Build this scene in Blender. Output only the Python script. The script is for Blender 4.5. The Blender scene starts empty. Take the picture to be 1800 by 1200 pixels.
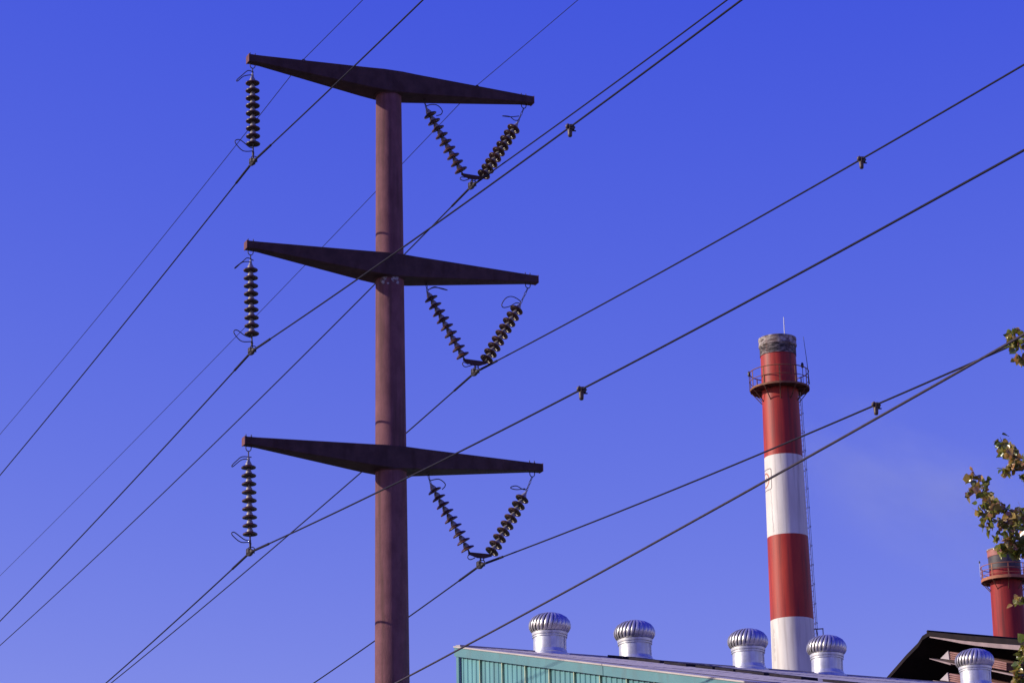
import bpy, math, random
from mathutils import Vector, Matrix

random.seed(7)
SC = bpy.context.scene
COL = SC.collection
R = math.radians

# ------------------------------------------------------------------ camera
CAM_Z = 1.6
FPX, PITCH, ROLL = 4661.1, 0.3083, -0.0209          # focal length in photo pixels (1800 wide), angles
fwd = Vector((0, math.cos(PITCH), math.sin(PITCH)))
up0 = Vector((0, -math.sin(PITCH), math.cos(PITCH)))
rt0 = Vector((1, 0, 0))
c_, s_ = math.cos(ROLL), math.sin(ROLL)
RT = c_ * rt0 + s_ * up0
UP = -s_ * rt0 + c_ * up0
cd = bpy.data.cameras.new('camera')
cd.sensor_width = 36.0
cd.sensor_fit = 'HORIZONTAL'
cd.lens = FPX / 1800.0 * 36.0
cd.clip_start = 0.5
cd.clip_end = 6000
co = bpy.data.objects.new('camera', cd)
COL.objects.link(co)
M = Matrix.Identity(4)
for i in range(3):
    M[i][0], M[i][1], M[i][2] = RT[i], UP[i], -fwd[i]
M[2][3] = CAM_Z
co.matrix_world = M
SC.camera = co

# ------------------------------------------------------------------ sky, sun, exposure
SUN_EL = R(23)
SUN_H = Vector((-0.9975, -0.071, 0)).normalized()
SUN = Vector((SUN_H.x * math.cos(SUN_EL), SUN_H.y * math.cos(SUN_EL), math.sin(SUN_EL)))
SKY_GAIN = (1.52, 1.05, 0.45)
SKY_LIFT = (-0.80, -0.76, 5.85)
SKY_STRENGTH = 0.10
wd = bpy.data.worlds.new('World')
SC.world = wd
wd.use_nodes = True
nt = wd.node_tree
nt.nodes.clear()
wo = nt.nodes.new('ShaderNodeOutputWorld')
bg = nt.nodes.new('ShaderNodeBackground')
sky = nt.nodes.new('ShaderNodeTexSky')
sky.sky_type = 'NISHITA'
sky.sun_disc = False
sky.sun_elevation = SUN_EL
sky.sun_rotation = math.atan2(SUN_H.x, SUN_H.y)
sky.altitude = 300
sky.air_density = 1.0
sky.dust_density = 0.3
sky.ozone_density = 3.0
grade = nt.nodes.new('ShaderNodeVectorMath')           # camera colour response: violet blue, flat blue channel
grade.operation = 'MULTIPLY_ADD'
grade.inputs[1].default_value = SKY_GAIN
grade.inputs[2].default_value = SKY_LIFT
floor_ = nt.nodes.new('ShaderNodeVectorMath')
floor_.operation = 'MAXIMUM'
floor_.inputs[1].default_value = (0.12, 0.16, 0.5)
nt.links.new(sky.outputs[0], grade.inputs[0])
nt.links.new(grade.outputs[0], floor_.inputs[0])
nt.links.new(floor_.outputs[0], bg.inputs[0])
bg.inputs[1].default_value = SKY_STRENGTH
nt.links.new(bg.outputs[0], wo.inputs[0])

sl = bpy.data.lights.new('sun', 'SUN')
sl.energy = 4.6
sl.angle = R(0.53)
sl.color = (1.0, 0.92, 0.77)
so = bpy.data.objects.new('sun', sl)
so.rotation_euler = (-SUN).to_track_quat('-Z', 'Y').to_euler()
so.location = (0, 0, 60)
COL.objects.link(so)

SC.view_settings.view_transform = 'Standard'
SC.view_settings.look = 'None'
SC.view_settings.exposure = 0.0
SC.view_settings.gamma = 1.0
SC.view_settings.use_curve_mapping = False
SC.render.film_transparent = False
SC.cycles.max_bounces = 6

# ------------------------------------------------------------------ geometry helpers
CAMV = Vector((0, 0, CAM_Z))


def ray(x, y):
    return fwd + RT * ((x - 900) / FPX) - UP * ((y - 600) / FPX)


def on_plane(x, y, p0, n):
    d = ray(x, y)
    return CAMV + d * ((p0 - CAMV).dot(n) / d.dot(n))


def at_depth(x, y, Y):
    d = ray(x, y)
    return CAMV + d * (Y / d.y)


class MB:
    def __init__(self):
        self.v = []
        self.f = []
        self.sm = []

    def add(self, vs, fs, smooth=False):
        o = len(self.v)
        self.v += [Vector(p) for p in vs]
        for q in fs:
            self.f.append([i + o for i in q])
            self.sm.append(smooth)
        return self

    def hexa(self, p):          # 8 points: bottom ring 0-3, top ring 4-7
        return self.add(p, [(3, 2, 1, 0), (4, 5, 6, 7), (0, 1, 5, 4), (1, 2, 6, 5), (2, 3, 7, 6), (3, 0, 4, 7)])

    def box(self, c, h, ax=None):
        c = Vector(c)
        X, Y, Z = ax if ax else (Vector((1, 0, 0)), Vector((0, 1, 0)), Vector((0, 0, 1)))
        a, b, d = X * h[0], Y * h[1], Z * h[2]
        return self.hexa([c - a - b - d, c + a - b - d, c + a + b - d, c - a + b - d,
                          c - a - b + d, c + a - b + d, c + a + b + d, c - a + b + d])

    def tube(self, pts, r, n=8, closed=False, caps=True):
        pts = [Vector(p) for p in pts]
        m = len(pts)
        rs = r if isinstance(r, (list, tuple)) else [r] * m
        vs = []
        nrm = None
        for i, p in enumerate(pts):
            if closed:
                t = pts[(i + 1) % m] - pts[i - 1]
            else:
                t = pts[min(i + 1, m - 1)] - pts[max(i - 1, 0)]
            t.normalize()
            if nrm is None:
                nrm = t.orthogonal().normalized()
            else:
                nrm = (nrm - t * nrm.dot(t))
                nrm = nrm.normalized() if nrm.length > 1e-6 else t.orthogonal().normalized()
            b = t.cross(nrm)
            for k in range(n):
                a = 2 * math.pi * k / n
                vs.append(p + (nrm * math.cos(a) + b * math.sin(a)) * rs[i])
        fs = []
        for i in range(m if closed else m - 1):
            j = (i + 1) % m
            for k in range(n):
                l = (k + 1) % n
                fs.append((i * n + k, i * n + l, j * n + l, j * n + k))
        self.add(vs, fs, True)
        if caps and not closed:
            self.add(vs[:n], [tuple(range(n))[::-1]])
            self.add(vs[-n:], [tuple(range(n))])
        return self

    def lathe(self, prof, n=24, c=(0, 0, 0), smooth=True, a0=0.0, a1=2 * math.pi):
        c = Vector(c)
        full = abs(a1 - a0 - 2 * math.pi) < 1e-6
        cols = n if full else n + 1
        runs = [[prof[0]]]
        for i in range(1, len(prof)):                       # separate rings where the profile turns sharply
            runs[-1].append(prof[i])
            if 0 < i < len(prof) - 1:
                d0 = Vector((prof[i][0] - prof[i - 1][0], prof[i][1] - prof[i - 1][1]))
                d1 = Vector((prof[i + 1][0] - prof[i][0], prof[i + 1][1] - prof[i][1]))
                if d0.length > 1e-9 and d1.length > 1e-9 and d0.angle(d1) > 0.62:
                    runs.append([prof[i]])
        for run in runs:
            vs = []
            for (r, z) in run:
                for k in range(cols):
                    a = a0 + (a1 - a0) * k / n
                    vs.append(c + Vector((r * math.cos(a), r * math.sin(a), z)))
            fs = []
            for i in range(len(run) - 1):
                for k in range(n):
                    l = (k + 1) % cols
                    fs.append((i * cols + k, i * cols + l, (i + 1) * cols + l, (i + 1) * cols + k))
            self.add(vs, fs, smooth)
        return self

    def mesh(self, name, off=Vector((0, 0, 0))):
        me = bpy.data.meshes.new(name)
        me.from_pydata([tuple(p - off) for p in self.v], [], self.f)
        me.polygons.foreach_set('use_smooth', self.sm)
        me.update()
        return me


ORIGIN = {}


def tag(o, label=None, cat=None, group=None, kind=None):
    if label: o['label'] = label
    if cat: o['category'] = cat
    if group: o['group'] = group
    if kind: o['kind'] = kind
    return o


def empty(name, loc, label, cat, group=None):
    o = bpy.data.objects.new(name, None)
    o.empty_display_size = 0.2
    o.location = loc
    COL.objects.link(o)
    ORIGIN[o.name] = Vector(loc)
    return tag(o, label, cat, group)


def part(name, mb, mt, parent=None, flat=False):
    """One mesh object; vertex coordinates in mb are world coordinates."""
    off = ORIGIN[parent.name] if parent else Vector((0, 0, 0))
    if parent is None:
        off = sum((p for p in mb.v), Vector()) / len(mb.v)
    me = mb.mesh(name, off)
    me.materials.append(mt)
    o = bpy.data.objects.new(name, me)
    COL.objects.link(o)
    if parent:
        o.parent = parent
    else:
        o.location = off
    ORIGIN[o.name] = Vector(off)
    return o


def inst(name, me, mat4, parent):
    """Mesh data shared between alike pieces; mat4 is the wanted world matrix."""
    o = bpy.data.objects.new(name, me)
    COL.objects.link(o)
    o.parent = parent
    o.matrix_basis = Matrix.Translation(-ORIGIN[parent.name]) @ mat4
    return o


def frame(o, x, y, z):
    m = Matrix.Identity(4)
    for i in range(3):
        m[i][0], m[i][1], m[i][2], m[i][3] = x[i], y[i], z[i], o[i]
    return m


# ------------------------------------------------------------------ materials
def mat(name, c1, c2=None, rough=0.6, metal=0.0, scale=3.0, bump=0.0, bscale=40.0, stretch=None,
        detail=6.0, spread=(0.35, 0.65), spec=0.5, rvar=0.0, coat=0.0, per_object=0.0,
        streak=None, sscale=5.0, sspread=(0.52, 0.72), samt=0.7, sstretch=(1, 1, 0.05)):
    m = bpy.data.materials.new(name)
    m.use_nodes = True
    t = m.node_tree
    b = t.nodes['Principled BSDF']
    b.inputs['Roughness'].default_value = rough
    b.inputs['Metallic'].default_value = metal
    b.inputs['Specular IOR Level'].default_value = spec
    if coat: b.inputs['Coat Weight'].default_value = coat
    if c2 is None:
        c2 = c1
    tc = t.nodes.new('ShaderNodeTexCoord')
    mp = t.nodes.new('ShaderNodeMapping')
    if stretch: mp.inputs['Scale'].default_value = stretch
    t.links.new(tc.outputs['Object'], mp.inputs[0])
    no = t.nodes.new('ShaderNodeTexNoise')
    no.inputs['Scale'].default_value = scale
    no.inputs['Detail'].default_value = detail
    no.inputs['Roughness'].default_value = 0.62
    t.links.new(mp.outputs[0], no.inputs['Vector'])
    rp = t.nodes.new('ShaderNodeValToRGB')
    rp.color_ramp.elements[0].position = spread[0]
    rp.color_ramp.elements[1].position = spread[1]
    rp.color_ramp.elements[0].color = (*c1, 1)
    rp.color_ramp.elements[1].color = (*c2, 1)
    t.links.new(no.outputs[0], rp.inputs[0])
    col = rp.outputs[0]
    if per_object:
        oi = t.nodes.new('ShaderNodeObjectInfo')
        hs = t.nodes.new('ShaderNodeHueSaturation')
        mr = t.nodes.new('ShaderNodeMapRange')
        mr.inputs[3].default_value = 1 - per_object
        mr.inputs[4].default_value = 1 + per_object
        t.links.new(oi.outputs['Random'], mr.inputs[0])
        t.links.new(mr.outputs[0], hs.inputs['Value'])
        t.links.new(col, hs.inputs['Color'])
        col = hs.outputs[0]
    if streak:                                              # runs of dirt or rust down the surface
        m3 = t.nodes.new('ShaderNodeMapping')
        m3.inputs['Scale'].default_value = sstretch
        t.links.new(tc.outputs['Object'], m3.inputs[0])
        n3 = t.nodes.new('ShaderNodeTexNoise')
        n3.inputs['Scale'].default_value = sscale
        n3.inputs['Detail'].default_value = 5
        t.links.new(m3.outputs[0], n3.inputs['Vector'])
        r3 = t.nodes.new('ShaderNodeMapRange')
        r3.inputs[1].default_value, r3.inputs[2].default_value = sspread
        r3.inputs[4].default_value = samt
        t.links.new(n3.outputs[0], r3.inputs[0])
        x3 = t.nodes.new('ShaderNodeMix')
        x3.data_type = 'RGBA'
        x3.inputs[7].default_value = (*streak, 1)
        t.links.new(r3.outputs[0], x3.inputs[0])
        t.links.new(col, x3.inputs[6])
        col = x3.outputs[2]
    t.links.new(col, b.inputs['Base Color'])
    if rvar:
        mr = t.nodes.new('ShaderNodeMapRange')
        mr.inputs[3].default_value = max(0.02, rough - rvar)
        mr.inputs[4].default_value = min(1, rough + rvar)
        t.links.new(no.outputs[0], mr.inputs[0])
        t.links.new(mr.outputs[0], b.inputs['Roughness'])
    if bump:
        n2 = t.nodes.new('ShaderNodeTexNoise')
        n2.inputs['Scale'].default_value = bscale
        n2.inputs['Detail'].default_value = 4
        t.links.new(mp.outputs[0], n2.inputs['Vector'])
        bp = t.nodes.new('ShaderNodeBump')
        bp.inputs['Strength'].default_value = bump
        bp.inputs['Distance'].default_value = 0.01
        t.links.new(n2.outputs[0], bp.inputs['Height'])
        t.links.new(bp.outputs[0], b.inputs['Normal'])
    return m


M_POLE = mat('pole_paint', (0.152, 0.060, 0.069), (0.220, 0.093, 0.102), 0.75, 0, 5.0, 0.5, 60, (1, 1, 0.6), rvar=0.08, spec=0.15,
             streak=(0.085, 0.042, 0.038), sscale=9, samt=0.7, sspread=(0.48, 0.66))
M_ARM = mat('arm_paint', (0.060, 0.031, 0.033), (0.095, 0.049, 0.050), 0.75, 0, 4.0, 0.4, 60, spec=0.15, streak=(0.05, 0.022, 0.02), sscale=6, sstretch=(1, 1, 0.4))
M_DROP = mat('bird_droppings', (0.15, 0.10, 0.10), (0.46, 0.43, 0.42), 0.9, 0, 16, spread=(0.42, 0.62))
M_STEEL = mat('galvanised_fitting', (0.045, 0.036, 0.040), (0.085, 0.068, 0.070), 0.6, 0.2, 30, spec=0.3)
M_CAP = mat('insulator_cap', (0.24, 0.21, 0.22), (0.36, 0.32, 0.32), 0.5, 0.15, 30)
M_PORC = mat('brown_porcelain', (0.050, 0.018, 0.014), (0.085, 0.030, 0.022), 0.34, 0, 8, per_object=0.25)
M_WIRE = mat('conductor_strand', (0.011, 0.009, 0.020), (0.020, 0.016, 0.030), 0.85, 0.0, 30, spec=0.2)
M_CABLE = mat('lashed_cable', (0.040, 0.031, 0.050), (0.065, 0.050, 0.068), 0.75, 0.0, 20, spec=0.2)
M_DAMP = mat('damper_iron', (0.055, 0.034, 0.034), (0.11, 0.07, 0.062), 0.5, 0.15, 30)

M_RED = mat('chimney_red', (0.33, 0.020, 0.016), (0.48, 0.046, 0.022), 0.52, 0, 0.9, 0.2, 20, (1, 1, 0.22), rvar=0.1,
            streak=(0.14, 0.020, 0.018), sscale=4.2, samt=0.8, sspread=(0.47, 0.70), spec=0.3)
M_RED2 = mat('dull_chimney_red', (0.25, 0.018, 0.022), (0.36, 0.034, 0.028), 0.6, 0, 0.9, 0.2, 20, (1, 1, 0.22), streak=(0.12, 0.018, 0.02), sscale=4, samt=0.8, sspread=(0.46, 0.7), spec=0.2)
M_WHITE = mat('chimney_white', (0.66, 0.60, 0.52), (0.76, 0.71, 0.63), 0.55, 0, 1.2, 0.15, 20, (1, 1, 0.3),
              streak=(0.36, 0.30, 0.26), sscale=4.4, samt=0.65, sspread=(0.50, 0.74))
M_SOOT = mat('sooty_steel', (0.042, 0.034, 0.036), (0.40, 0.33, 0.31), 0.85, 0, 3.0, 0.3, 24, (1, 1, 2.6), spread=(0.46, 0.74),
             streak=(0.16, 0.06, 0.045), sscale=4, samt=0.6)
M_LIP = mat('flaked_lip', (0.09, 0.065, 0.06), (0.54, 0.46, 0.41), 0.85, 0, 3.0, 0.2, 24, (1, 1, 2.6), spread=(0.40, 0.62),
            streak=(0.14, 0.07, 0.055), sscale=5, samt=0.6, sspread=(0.46, 0.66))
M_DARKBAND = mat('burnt_band', (0.030, 0.024, 0.030), (0.07, 0.05, 0.055), 0.6, 0, 2.0, 0.1, 20)
M_LIPRED = mat('burnt_red_lip', (0.30, 0.075, 0.060), (0.40, 0.14, 0.11), 0.6, 0, 2.0)
M_RUST = mat('rusty_rail', (0.16, 0.055, 0.025), (0.30, 0.12, 0.05), 0.75, 0.1, 4)
M_RAIL2 = mat('orange_rail', (0.34, 0.10, 0.045), (0.46, 0.18, 0.08), 0.7, 0, 4)
M_RUSTD = mat('rusty_floor', (0.075, 0.030, 0.018), (0.16, 0.06, 0.03), 0.8, 0.1, 4)
M_LADDER = mat('ladder_paint', (0.66, 0.63, 0.62), (0.78, 0.75, 0.72), 0.5, 0.0, 6)
M_LAMP = mat('lamp_housing', (0.03, 0.025, 0.03), None, 0.4)
M_MARK = mat('emblem_red', (0.42, 0.10, 0.06), (0.50, 0.20, 0.13), 0.7, 0, 8)
M_MARKG = mat('emblem_grey', (0.20, 0.16, 0.15), (0.32, 0.27, 0.25), 0.7, 0, 8)
M_LETTER = mat('faded_letter', (0.42, 0.38, 0.35), (0.55, 0.50, 0.46), 0.7, 0, 8)

M_TEAL = mat('teal_sheet', (0.085, 0.245, 0.265), (0.11, 0.30, 0.315), 0.5, 0, 1.4, 0.1, 12, (1, 1, 0.3), rvar=0.08, per_object=0.12,
             streak=(0.07, 0.16, 0.165), sscale=6, samt=0.5)
M_TEALF = mat('teal_flashing', (0.075, 0.205, 0.22), (0.095, 0.245, 0.255), 0.5, 0, 1.2, 0.06, 12, streak=(0.09, 0.15, 0.15), sscale=4, samt=0.5, sstretch=(1, 1, 0.3))
M_LAP = mat('sunlit_lap_edge', (0.30, 0.42, 0.30), (0.50, 0.52, 0.34), 0.5, 0, 5)  # yellow sunlight on the lap ribs, put into their colour
M_CREAM = mat('verge_capping', (0.40, 0.345, 0.32), (0.50, 0.44, 0.40), 0.65, 0, 1.5, 0.08, 20)
M_ROOF = mat('grey_roof_sheet', (0.30, 0.27, 0.28), (0.42, 0.38, 0.38), 0.65, 0.05, 1.2, 0.08, 20, per_object=0.12)
M_LAPSHADE = mat('lap_gap_shade', (0.016, 0.012, 0.02), (0.03, 0.024, 0.032), 0.85, 0, 4, spec=0.15)  # near-black colour stands for shade inside the open roof laps
M_WALL2 = mat('plain_wall', (0.20, 0.24, 0.24), (0.27, 0.31, 0.30), 0.7, 0, 1)
M_GALV = mat('galvanised_sheet', (0.50, 0.50, 0.53), (0.66, 0.66, 0.68), 0.42, 0.60, 5, 0.10, 12, rvar=0.10,
             streak=(0.30, 0.25, 0.22), sscale=9, samt=0.45)
M_VANE = mat('polished_vane', (0.48, 0.45, 0.46), (0.64, 0.61, 0.61), 0.38, 0.70, 6, rvar=0.08, per_object=0.08)
M_CORE = mat('vent_core', (0.06, 0.05, 0.055), (0.10, 0.085, 0.085), 0.8)

M_SHED = mat('dark_rust_sheet', (0.010, 0.007, 0.009), (0.022, 0.014, 0.015), 0.85, 0, 1.5, 0.1, 20, spec=0.15)
M_SHEDW = mat('shed_dark_wall', (0.008, 0.006, 0.008), (0.016, 0.010, 0.012), 0.85, 0, 1.5, spec=0.15)  # shade under the gable overhang is put into this dark colour
M_FASC = mat('dusty_pink_trim', (0.21, 0.145, 0.15), (0.30, 0.21, 0.205), 0.65, 0, 2)
M_LOUV = mat('brick_red_louvre', (0.26, 0.12, 0.105), (0.36, 0.19, 0.165), 0.65, 0, 3)
M_LWHITE = mat('pale_cheek', (0.36, 0.30, 0.31), (0.46, 0.39, 0.39), 0.6, 0, 3)

M_GROUND = mat('dusty_ground', (0.045, 0.041, 0.036), (0.09, 0.08, 0.068), 0.95, 0, 0.15, 0.3, 3)
M_BARK = mat('poplar_bark', (0.10, 0.085, 0.07), (0.20, 0.175, 0.145), 0.9, 0, 6, 0.6, 14, (1, 1, 0.3))
M_TWIG = mat('twig_bark', (0.07, 0.055, 0.04), (0.12, 0.095, 0.07), 0.85, 0, 12)


def leaf_mat(name):
    m = bpy.data.materials.new(name)
    m.use_nodes = True
    t = m.node_tree
    b = t.nodes['Principled BSDF']
    oi = t.nodes.new('ShaderNodeObjectInfo')
    rp = t.nodes.new('ShaderNodeValToRGB')
    el = rp.color_ramp.elements
    el[0].position = 0.0
    el[0].color = (0.055, 0.075, 0.013, 1)
    el[1].position = 1.0
    el[1].color = (0.30, 0.25, 0.13, 1)
    for p, c in ((0.30, (0.095, 0.105, 0.018, 1)), (0.52, (0.15, 0.132, 0.022, 1)), (0.76, (0.20, 0.135, 0.028, 1)), (0.90, (0.24, 0.11, 0.04, 1))):
        e2 = el.new(p)
        e2.color = c
    ge = t.nodes.new('ShaderNodeNewGeometry')
    ad = t.nodes.new('ShaderNodeMath')
    ad.operation = 'ADD'
    fr = t.nodes.new('ShaderNodeMath')
    fr.operation = 'FRACT'
    t.links.new(oi.outputs['Random'], ad.inputs[0])
    t.links.new(ge.outputs['Random Per Island'], ad.inputs[1])
    t.links.new(ad.outputs[0], fr.inputs[0])
    t.links.new(fr.outputs[0], rp.inputs[0])
    tc = t.nodes.new('ShaderNodeTexCoord')
    no = t.nodes.new('ShaderNodeTexNoise')
    no.inputs['Scale'].default_value = 45
    t.links.new(tc.outputs['Object'], no.inputs['Vector'])
    mx = t.nodes.new('ShaderNodeMix')
    mx.data_type = 'RGBA'
    mx.blend_type = 'MULTIPLY'
    mx.inputs[0].default_value = 0.6
    t.links.new(rp.outputs[0], mx.inputs[6])
    t.links.new(no.outputs[1], mx.inputs[7])
    hv = t.nodes.new('ShaderNodeHueSaturation')
    hv.inputs['Value'].default_value = 2.9
    t.links.new(mx.outputs[2], hv.inputs['Color'])
    t.links.new(hv.outputs[0], b.inputs['Base Color'])
    b.inputs['Roughness'].default_value = 0.26
    b.inputs['Specular IOR Level'].default_value = 0.8
    tr = t.nodes.new('ShaderNodeBsdfTranslucent')
    t.links.new(hv.outputs[0], tr.inputs[0])
    ms = t.nodes.new('ShaderNodeMixShader')
    ms.inputs[0].default_value = 0.36
    out = t.nodes['Material Output']
    t.links.new(b.outputs[0], ms.inputs[1])
    t.links.new(tr.outputs[0], ms.inputs[2])
    t.links.new(ms.outputs[0], out.inputs[0])
    return m


M_LEAF = leaf_mat('poplar_leaf')

# ------------------------------------------------------------------ ground
g = MB().add([(-3000, -3000, 0), (3000, -3000, 0), (3000, 3000, 0), (-3000, 3000, 0)], [(0, 1, 2, 3)])
tag(part('ground', g, M_GROUND), kind='structure')

# ------------------------------------------------------------------ power pole
AL = 0.4099
D, AX = 44.918, -0.0482
PB = Vector((D * math.sin(AX), D * math.cos(AX), 0))        # pole base
A = Vector((math.cos(AL), math.sin(AL), 0))                 # along the crossarms (far end to the right)
U = Vector((math.sin(AL), -math.cos(AL), 0))                # along the line, towards the camera
N = -U
Z = Vector((0, 0, 1))
ZS = [z + CAM_Z for z in (19.371, 15.8207, 12.2588)]
POLE_TOP = ZS[0] - 0.06


def pole_r(z):
    return 0.2315 + (ZS[0] - z) * 0.00590


def arm_pt(x, y, off=0.0):                                  # photo point on the crossarm plane (off = towards camera side)
    return on_plane(x, y, PB + U * off, N)


pole = empty('power_pole', PB, 'tall rust brown tubular steel power pole carrying three tapered crossarms', 'power pole')
prof = [(0.02, 0.0)] + [(pole_r(POLE_TOP * k / 12), POLE_TOP * k / 12) for k in range(13)] + [(0.02, POLE_TOP)]
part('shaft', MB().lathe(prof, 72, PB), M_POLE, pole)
m = MB().lathe([(0.1, 0.0), (0.85, 0.0), (0.85, 0.35), (0.80, 0.40), (0.1, 0.40)], 32, PB, False)
part('footing', m, mat('footing_concrete', (0.3, 0.29, 0.27), (0.4, 0.39, 0.36), 0.9), pole)

LL, LR = 2.685, 2.867


def arm_section(s, hw, zt, zb, zc):
    c = PB + A * s
    return [c + U * hw + Z * (zc + zb), c - U * hw + Z * (zc + zb), c - U * hw + Z * (zc + zt), c + U * hw + Z * (zc + zt)]


for ai, zc in enumerate(ZS):
    zb = (-0.33, -0.335, -0.315)[ai]
    hc = (0.262, 0.278, 0.296)[ai]
    ch = 0.012

    def sec(s, hw, zt, zbb):
        c = PB + A * s
        q = []
        for (sy, sz) in ((1, -1), (-1, -1), (-1, 1), (1, 1)):
            zz = zt if sz > 0 else zbb
            order = ((hw - ch, zz), (hw, zz - sz * ch))
            if (sy, sz) in ((1, -1), (-1, 1)):
                order = ((hw, zz - sz * ch), (hw - ch, zz))
            for hh, z2 in order:
                q.append(c + U * (sy * hh) + Z * (zc + z2))
        return q
    stations = [(-LL, 0.082, 0.066, -0.072), (-LL + 0.22, 0.084, 0.068, -0.082), (-0.46, hc - 0.022, 0.080, zb * 0.93), (-0.18, hc, 0.086, zb),
                (0.18, hc, 0.086, zb), (0.46, hc - 0.022, 0.080, zb * 0.93), (LR - 0.22, 0.084, 0.068, -0.082), (LR, 0.082, 0.066, -0.072)]
    secs = [sec(*st) for st in stations]
    m = MB()
    vs = [p for q in secs for p in q]
    fs = []
    for i in range(len(secs) - 1):
        for k in range(8):
            l = (k + 1) % 8
            fs.append((i * 8 + k, i * 8 + l, (i + 1) * 8 + l, (i + 1) * 8 + k))
    fs.append(tuple(range(8))[::-1])
    fs.append(tuple((len(secs) - 1) * 8 + k for k in range(8)))
    m.add(vs, fs)
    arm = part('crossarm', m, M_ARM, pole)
    for s0, sg in ((-LL, -1), (LR, 1)):
        c = PB + A * (s0 + sg * 0.008) + Z * (zc - 0.003)
        part('end_plate', MB().box(c, (0.008, 0.086, 0.073), (A, U, Z)), M_POLE, arm)
    # weld collar where the arm meets the pole, slightly lumpy
    m = MB()
    rr = pole_r(zc + zb) + 0.012
    pts = [PB + Vector((math.cos(a) * rr, math.sin(a) * rr, zc + zb - 0.004 + 0.006 * math.sin(a * 5))) for a in [2 * math.pi * k / 40 for k in range(40)]]
    m.tube(pts, 0.016, 6, True)
    part('weld_bead', m, M_ARM, arm)
    for s0 in (-2.605, 2.70):                                # U bolts that carry the strings
        c = PB + A * s0 + Z * zc
        w2 = 0.047
        pts = [c + A * -w2 + Z * 0.125, c + A * -w2 + Z * -0.10]
        for k in range(9):
            a = math.pi * k / 8
            pts.append(c + A * (-w2 * math.cos(a)) + Z * (-0.12 - 0.055 * math.sin(a)))
        pts += [c + A * w2 + Z * -0.10, c + A * w2 + Z * 0.125]
        part('u_bolt', MB().tube(pts, 0.0085, 6), M_STEEL, arm)
        for q in (-w2, w2):
            part('nut', MB().lathe([(0.0, 0.066), (0.019, 0.066), (0.019, 0.09), (0.0, 0.09)], 6, c + A * q, False), M_STEEL, arm)
    # eye under the arm for the inner leg of the V string
    c = PB + A * 0.70 + Z * (zc + zb * 0.83)
    pts = [c + A * (0.022 * math.cos(t)) + Z * (-0.02 + 0.035 * math.sin(t)) for t in [2 * math.pi * k / 14 for k in range(14)]]
    part('eye_lug', MB().tube(pts, 0.0085, 6, True), M_STEEL, arm)
    if ai == 0:
        for s0 in (-1.64, 1.76):                             # eyes for the two thin earth wires
            c = PB + A * s0 + Z * (zc + 0.085 + 0.035)
            pts = [c + A * (0.03 * math.cos(t)) + Z * (0.03 * math.sin(t)) for t in [2 * math.pi * k / 14 for k in range(14)]]
            mm = MB().tube(pts, 0.009, 6, True)
            mm.box(c - Z * 0.035, (0.03, 0.03, 0.008), (A, U, Z))
            part('earth_wire_eye', mm, M_STEEL, arm)
    if ai == 1:                                              # white bird droppings under the middle arm
        rnd = random.Random(3)
        spl = []
        for (c0, n_) in ((-22, 14), (18, 16)):
            for k in range(n_):
                spl.append((c0 + rnd.gauss(0, 8), -0.01 - abs(rnd.gauss(0, 0.055)), rnd.uniform(0.014, 0.032), rnd.uniform(0.014, 0.04)))
        for (ph, zz, w_, h_) in spl:
            a0 = math.atan2(-PB.y, -PB.x) + R(ph)
            zz0 = zc + zb + zz
            mm = MB()
            rr = pole_r(zz0) + 0.003 + 0.0006 * (len(pole.children) % 7)
            nn = 14
            ring = []
            for k in range(nn):
                t = 2 * math.pi * k / nn
                rad = rnd.uniform(0.6, 1.1)
                aa = a0 + math.cos(t) * rad * w_ / rr
                ring.append(PB + Vector((math.cos(aa) * rr, math.sin(aa) * rr, zz0 + math.sin(t) * rad * h_)))
            mm.add([PB + Vector((math.cos(a0) * (rr + 0.002), math.sin(a0) * (rr + 0.002), zz0))] + ring, [(0, k + 1, (k + 1) % nn + 1) for k in range(nn)])
            part('bird_dropping', mm, M_DROP, pole)

# ------------------------------------------------------------------ insulator strings
# one unit: origin at the shell, axis +Z towards the arm; pitch 0.146 m
shell = MB().lathe([(0.034, 0.034), (0.056, 0.032), (0.074, 0.027), (0.098, 0.017), (0.118, 0.006), (0.1285, -0.006), (0.1275, -0.018), (0.122, -0.024),
                    (0.112, -0.020), (0.102, -0.012), (0.096, -0.022), (0.089, -0.024), (0.083, -0.010), (0.070, -0.006), (0.064, -0.020), (0.058, -0.021),
                    (0.050, -0.006), (0.036, 0.000), (0.018, 0.002)], 28).mesh('disc_shell')
shell.materials.append(M_PORC)
cap = MB().lathe([(0.052, 0.026), (0.058, 0.034), (0.053, 0.058), (0.042, 0.080), (0.033, 0.096), (0.030, 0.110), (0.016, 0.114), (0.0, 0.114)], 18)
cap.lathe([(0.0, -0.050), (0.013, -0.048), (0.0135, 0.006)], 12)
cap = cap.mesh('disc_cap')
cap.materials.append(M_CAP)


def string_of_discs(thing, p_first, p_last, nd=9):
    ax = (p_first - p_last).normalized()
    x = ax.orthogonal().normalized()
    y = ax.cross(x)
    for k in range(nd):
        p = p_first.lerp(p_last, k / (nd - 1))
        wob = (U * random.uniform(-0.02, 0.02) + A * random.uniform(-0.02, 0.02))
        a2 = (ax + wob).normalized()
        x2 = (x - a2 * x.dot(a2)).normalized()
        d = inst('disc', shell, frame(p, x2, a2.cross(x2), a2), thing)
        ORIGIN[d.name] = Vector((0, 0, 0))
        cp = bpy.data.objects.new('cap', cap)
        COL.objects.link(cp)
        cp.parent = d


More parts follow.
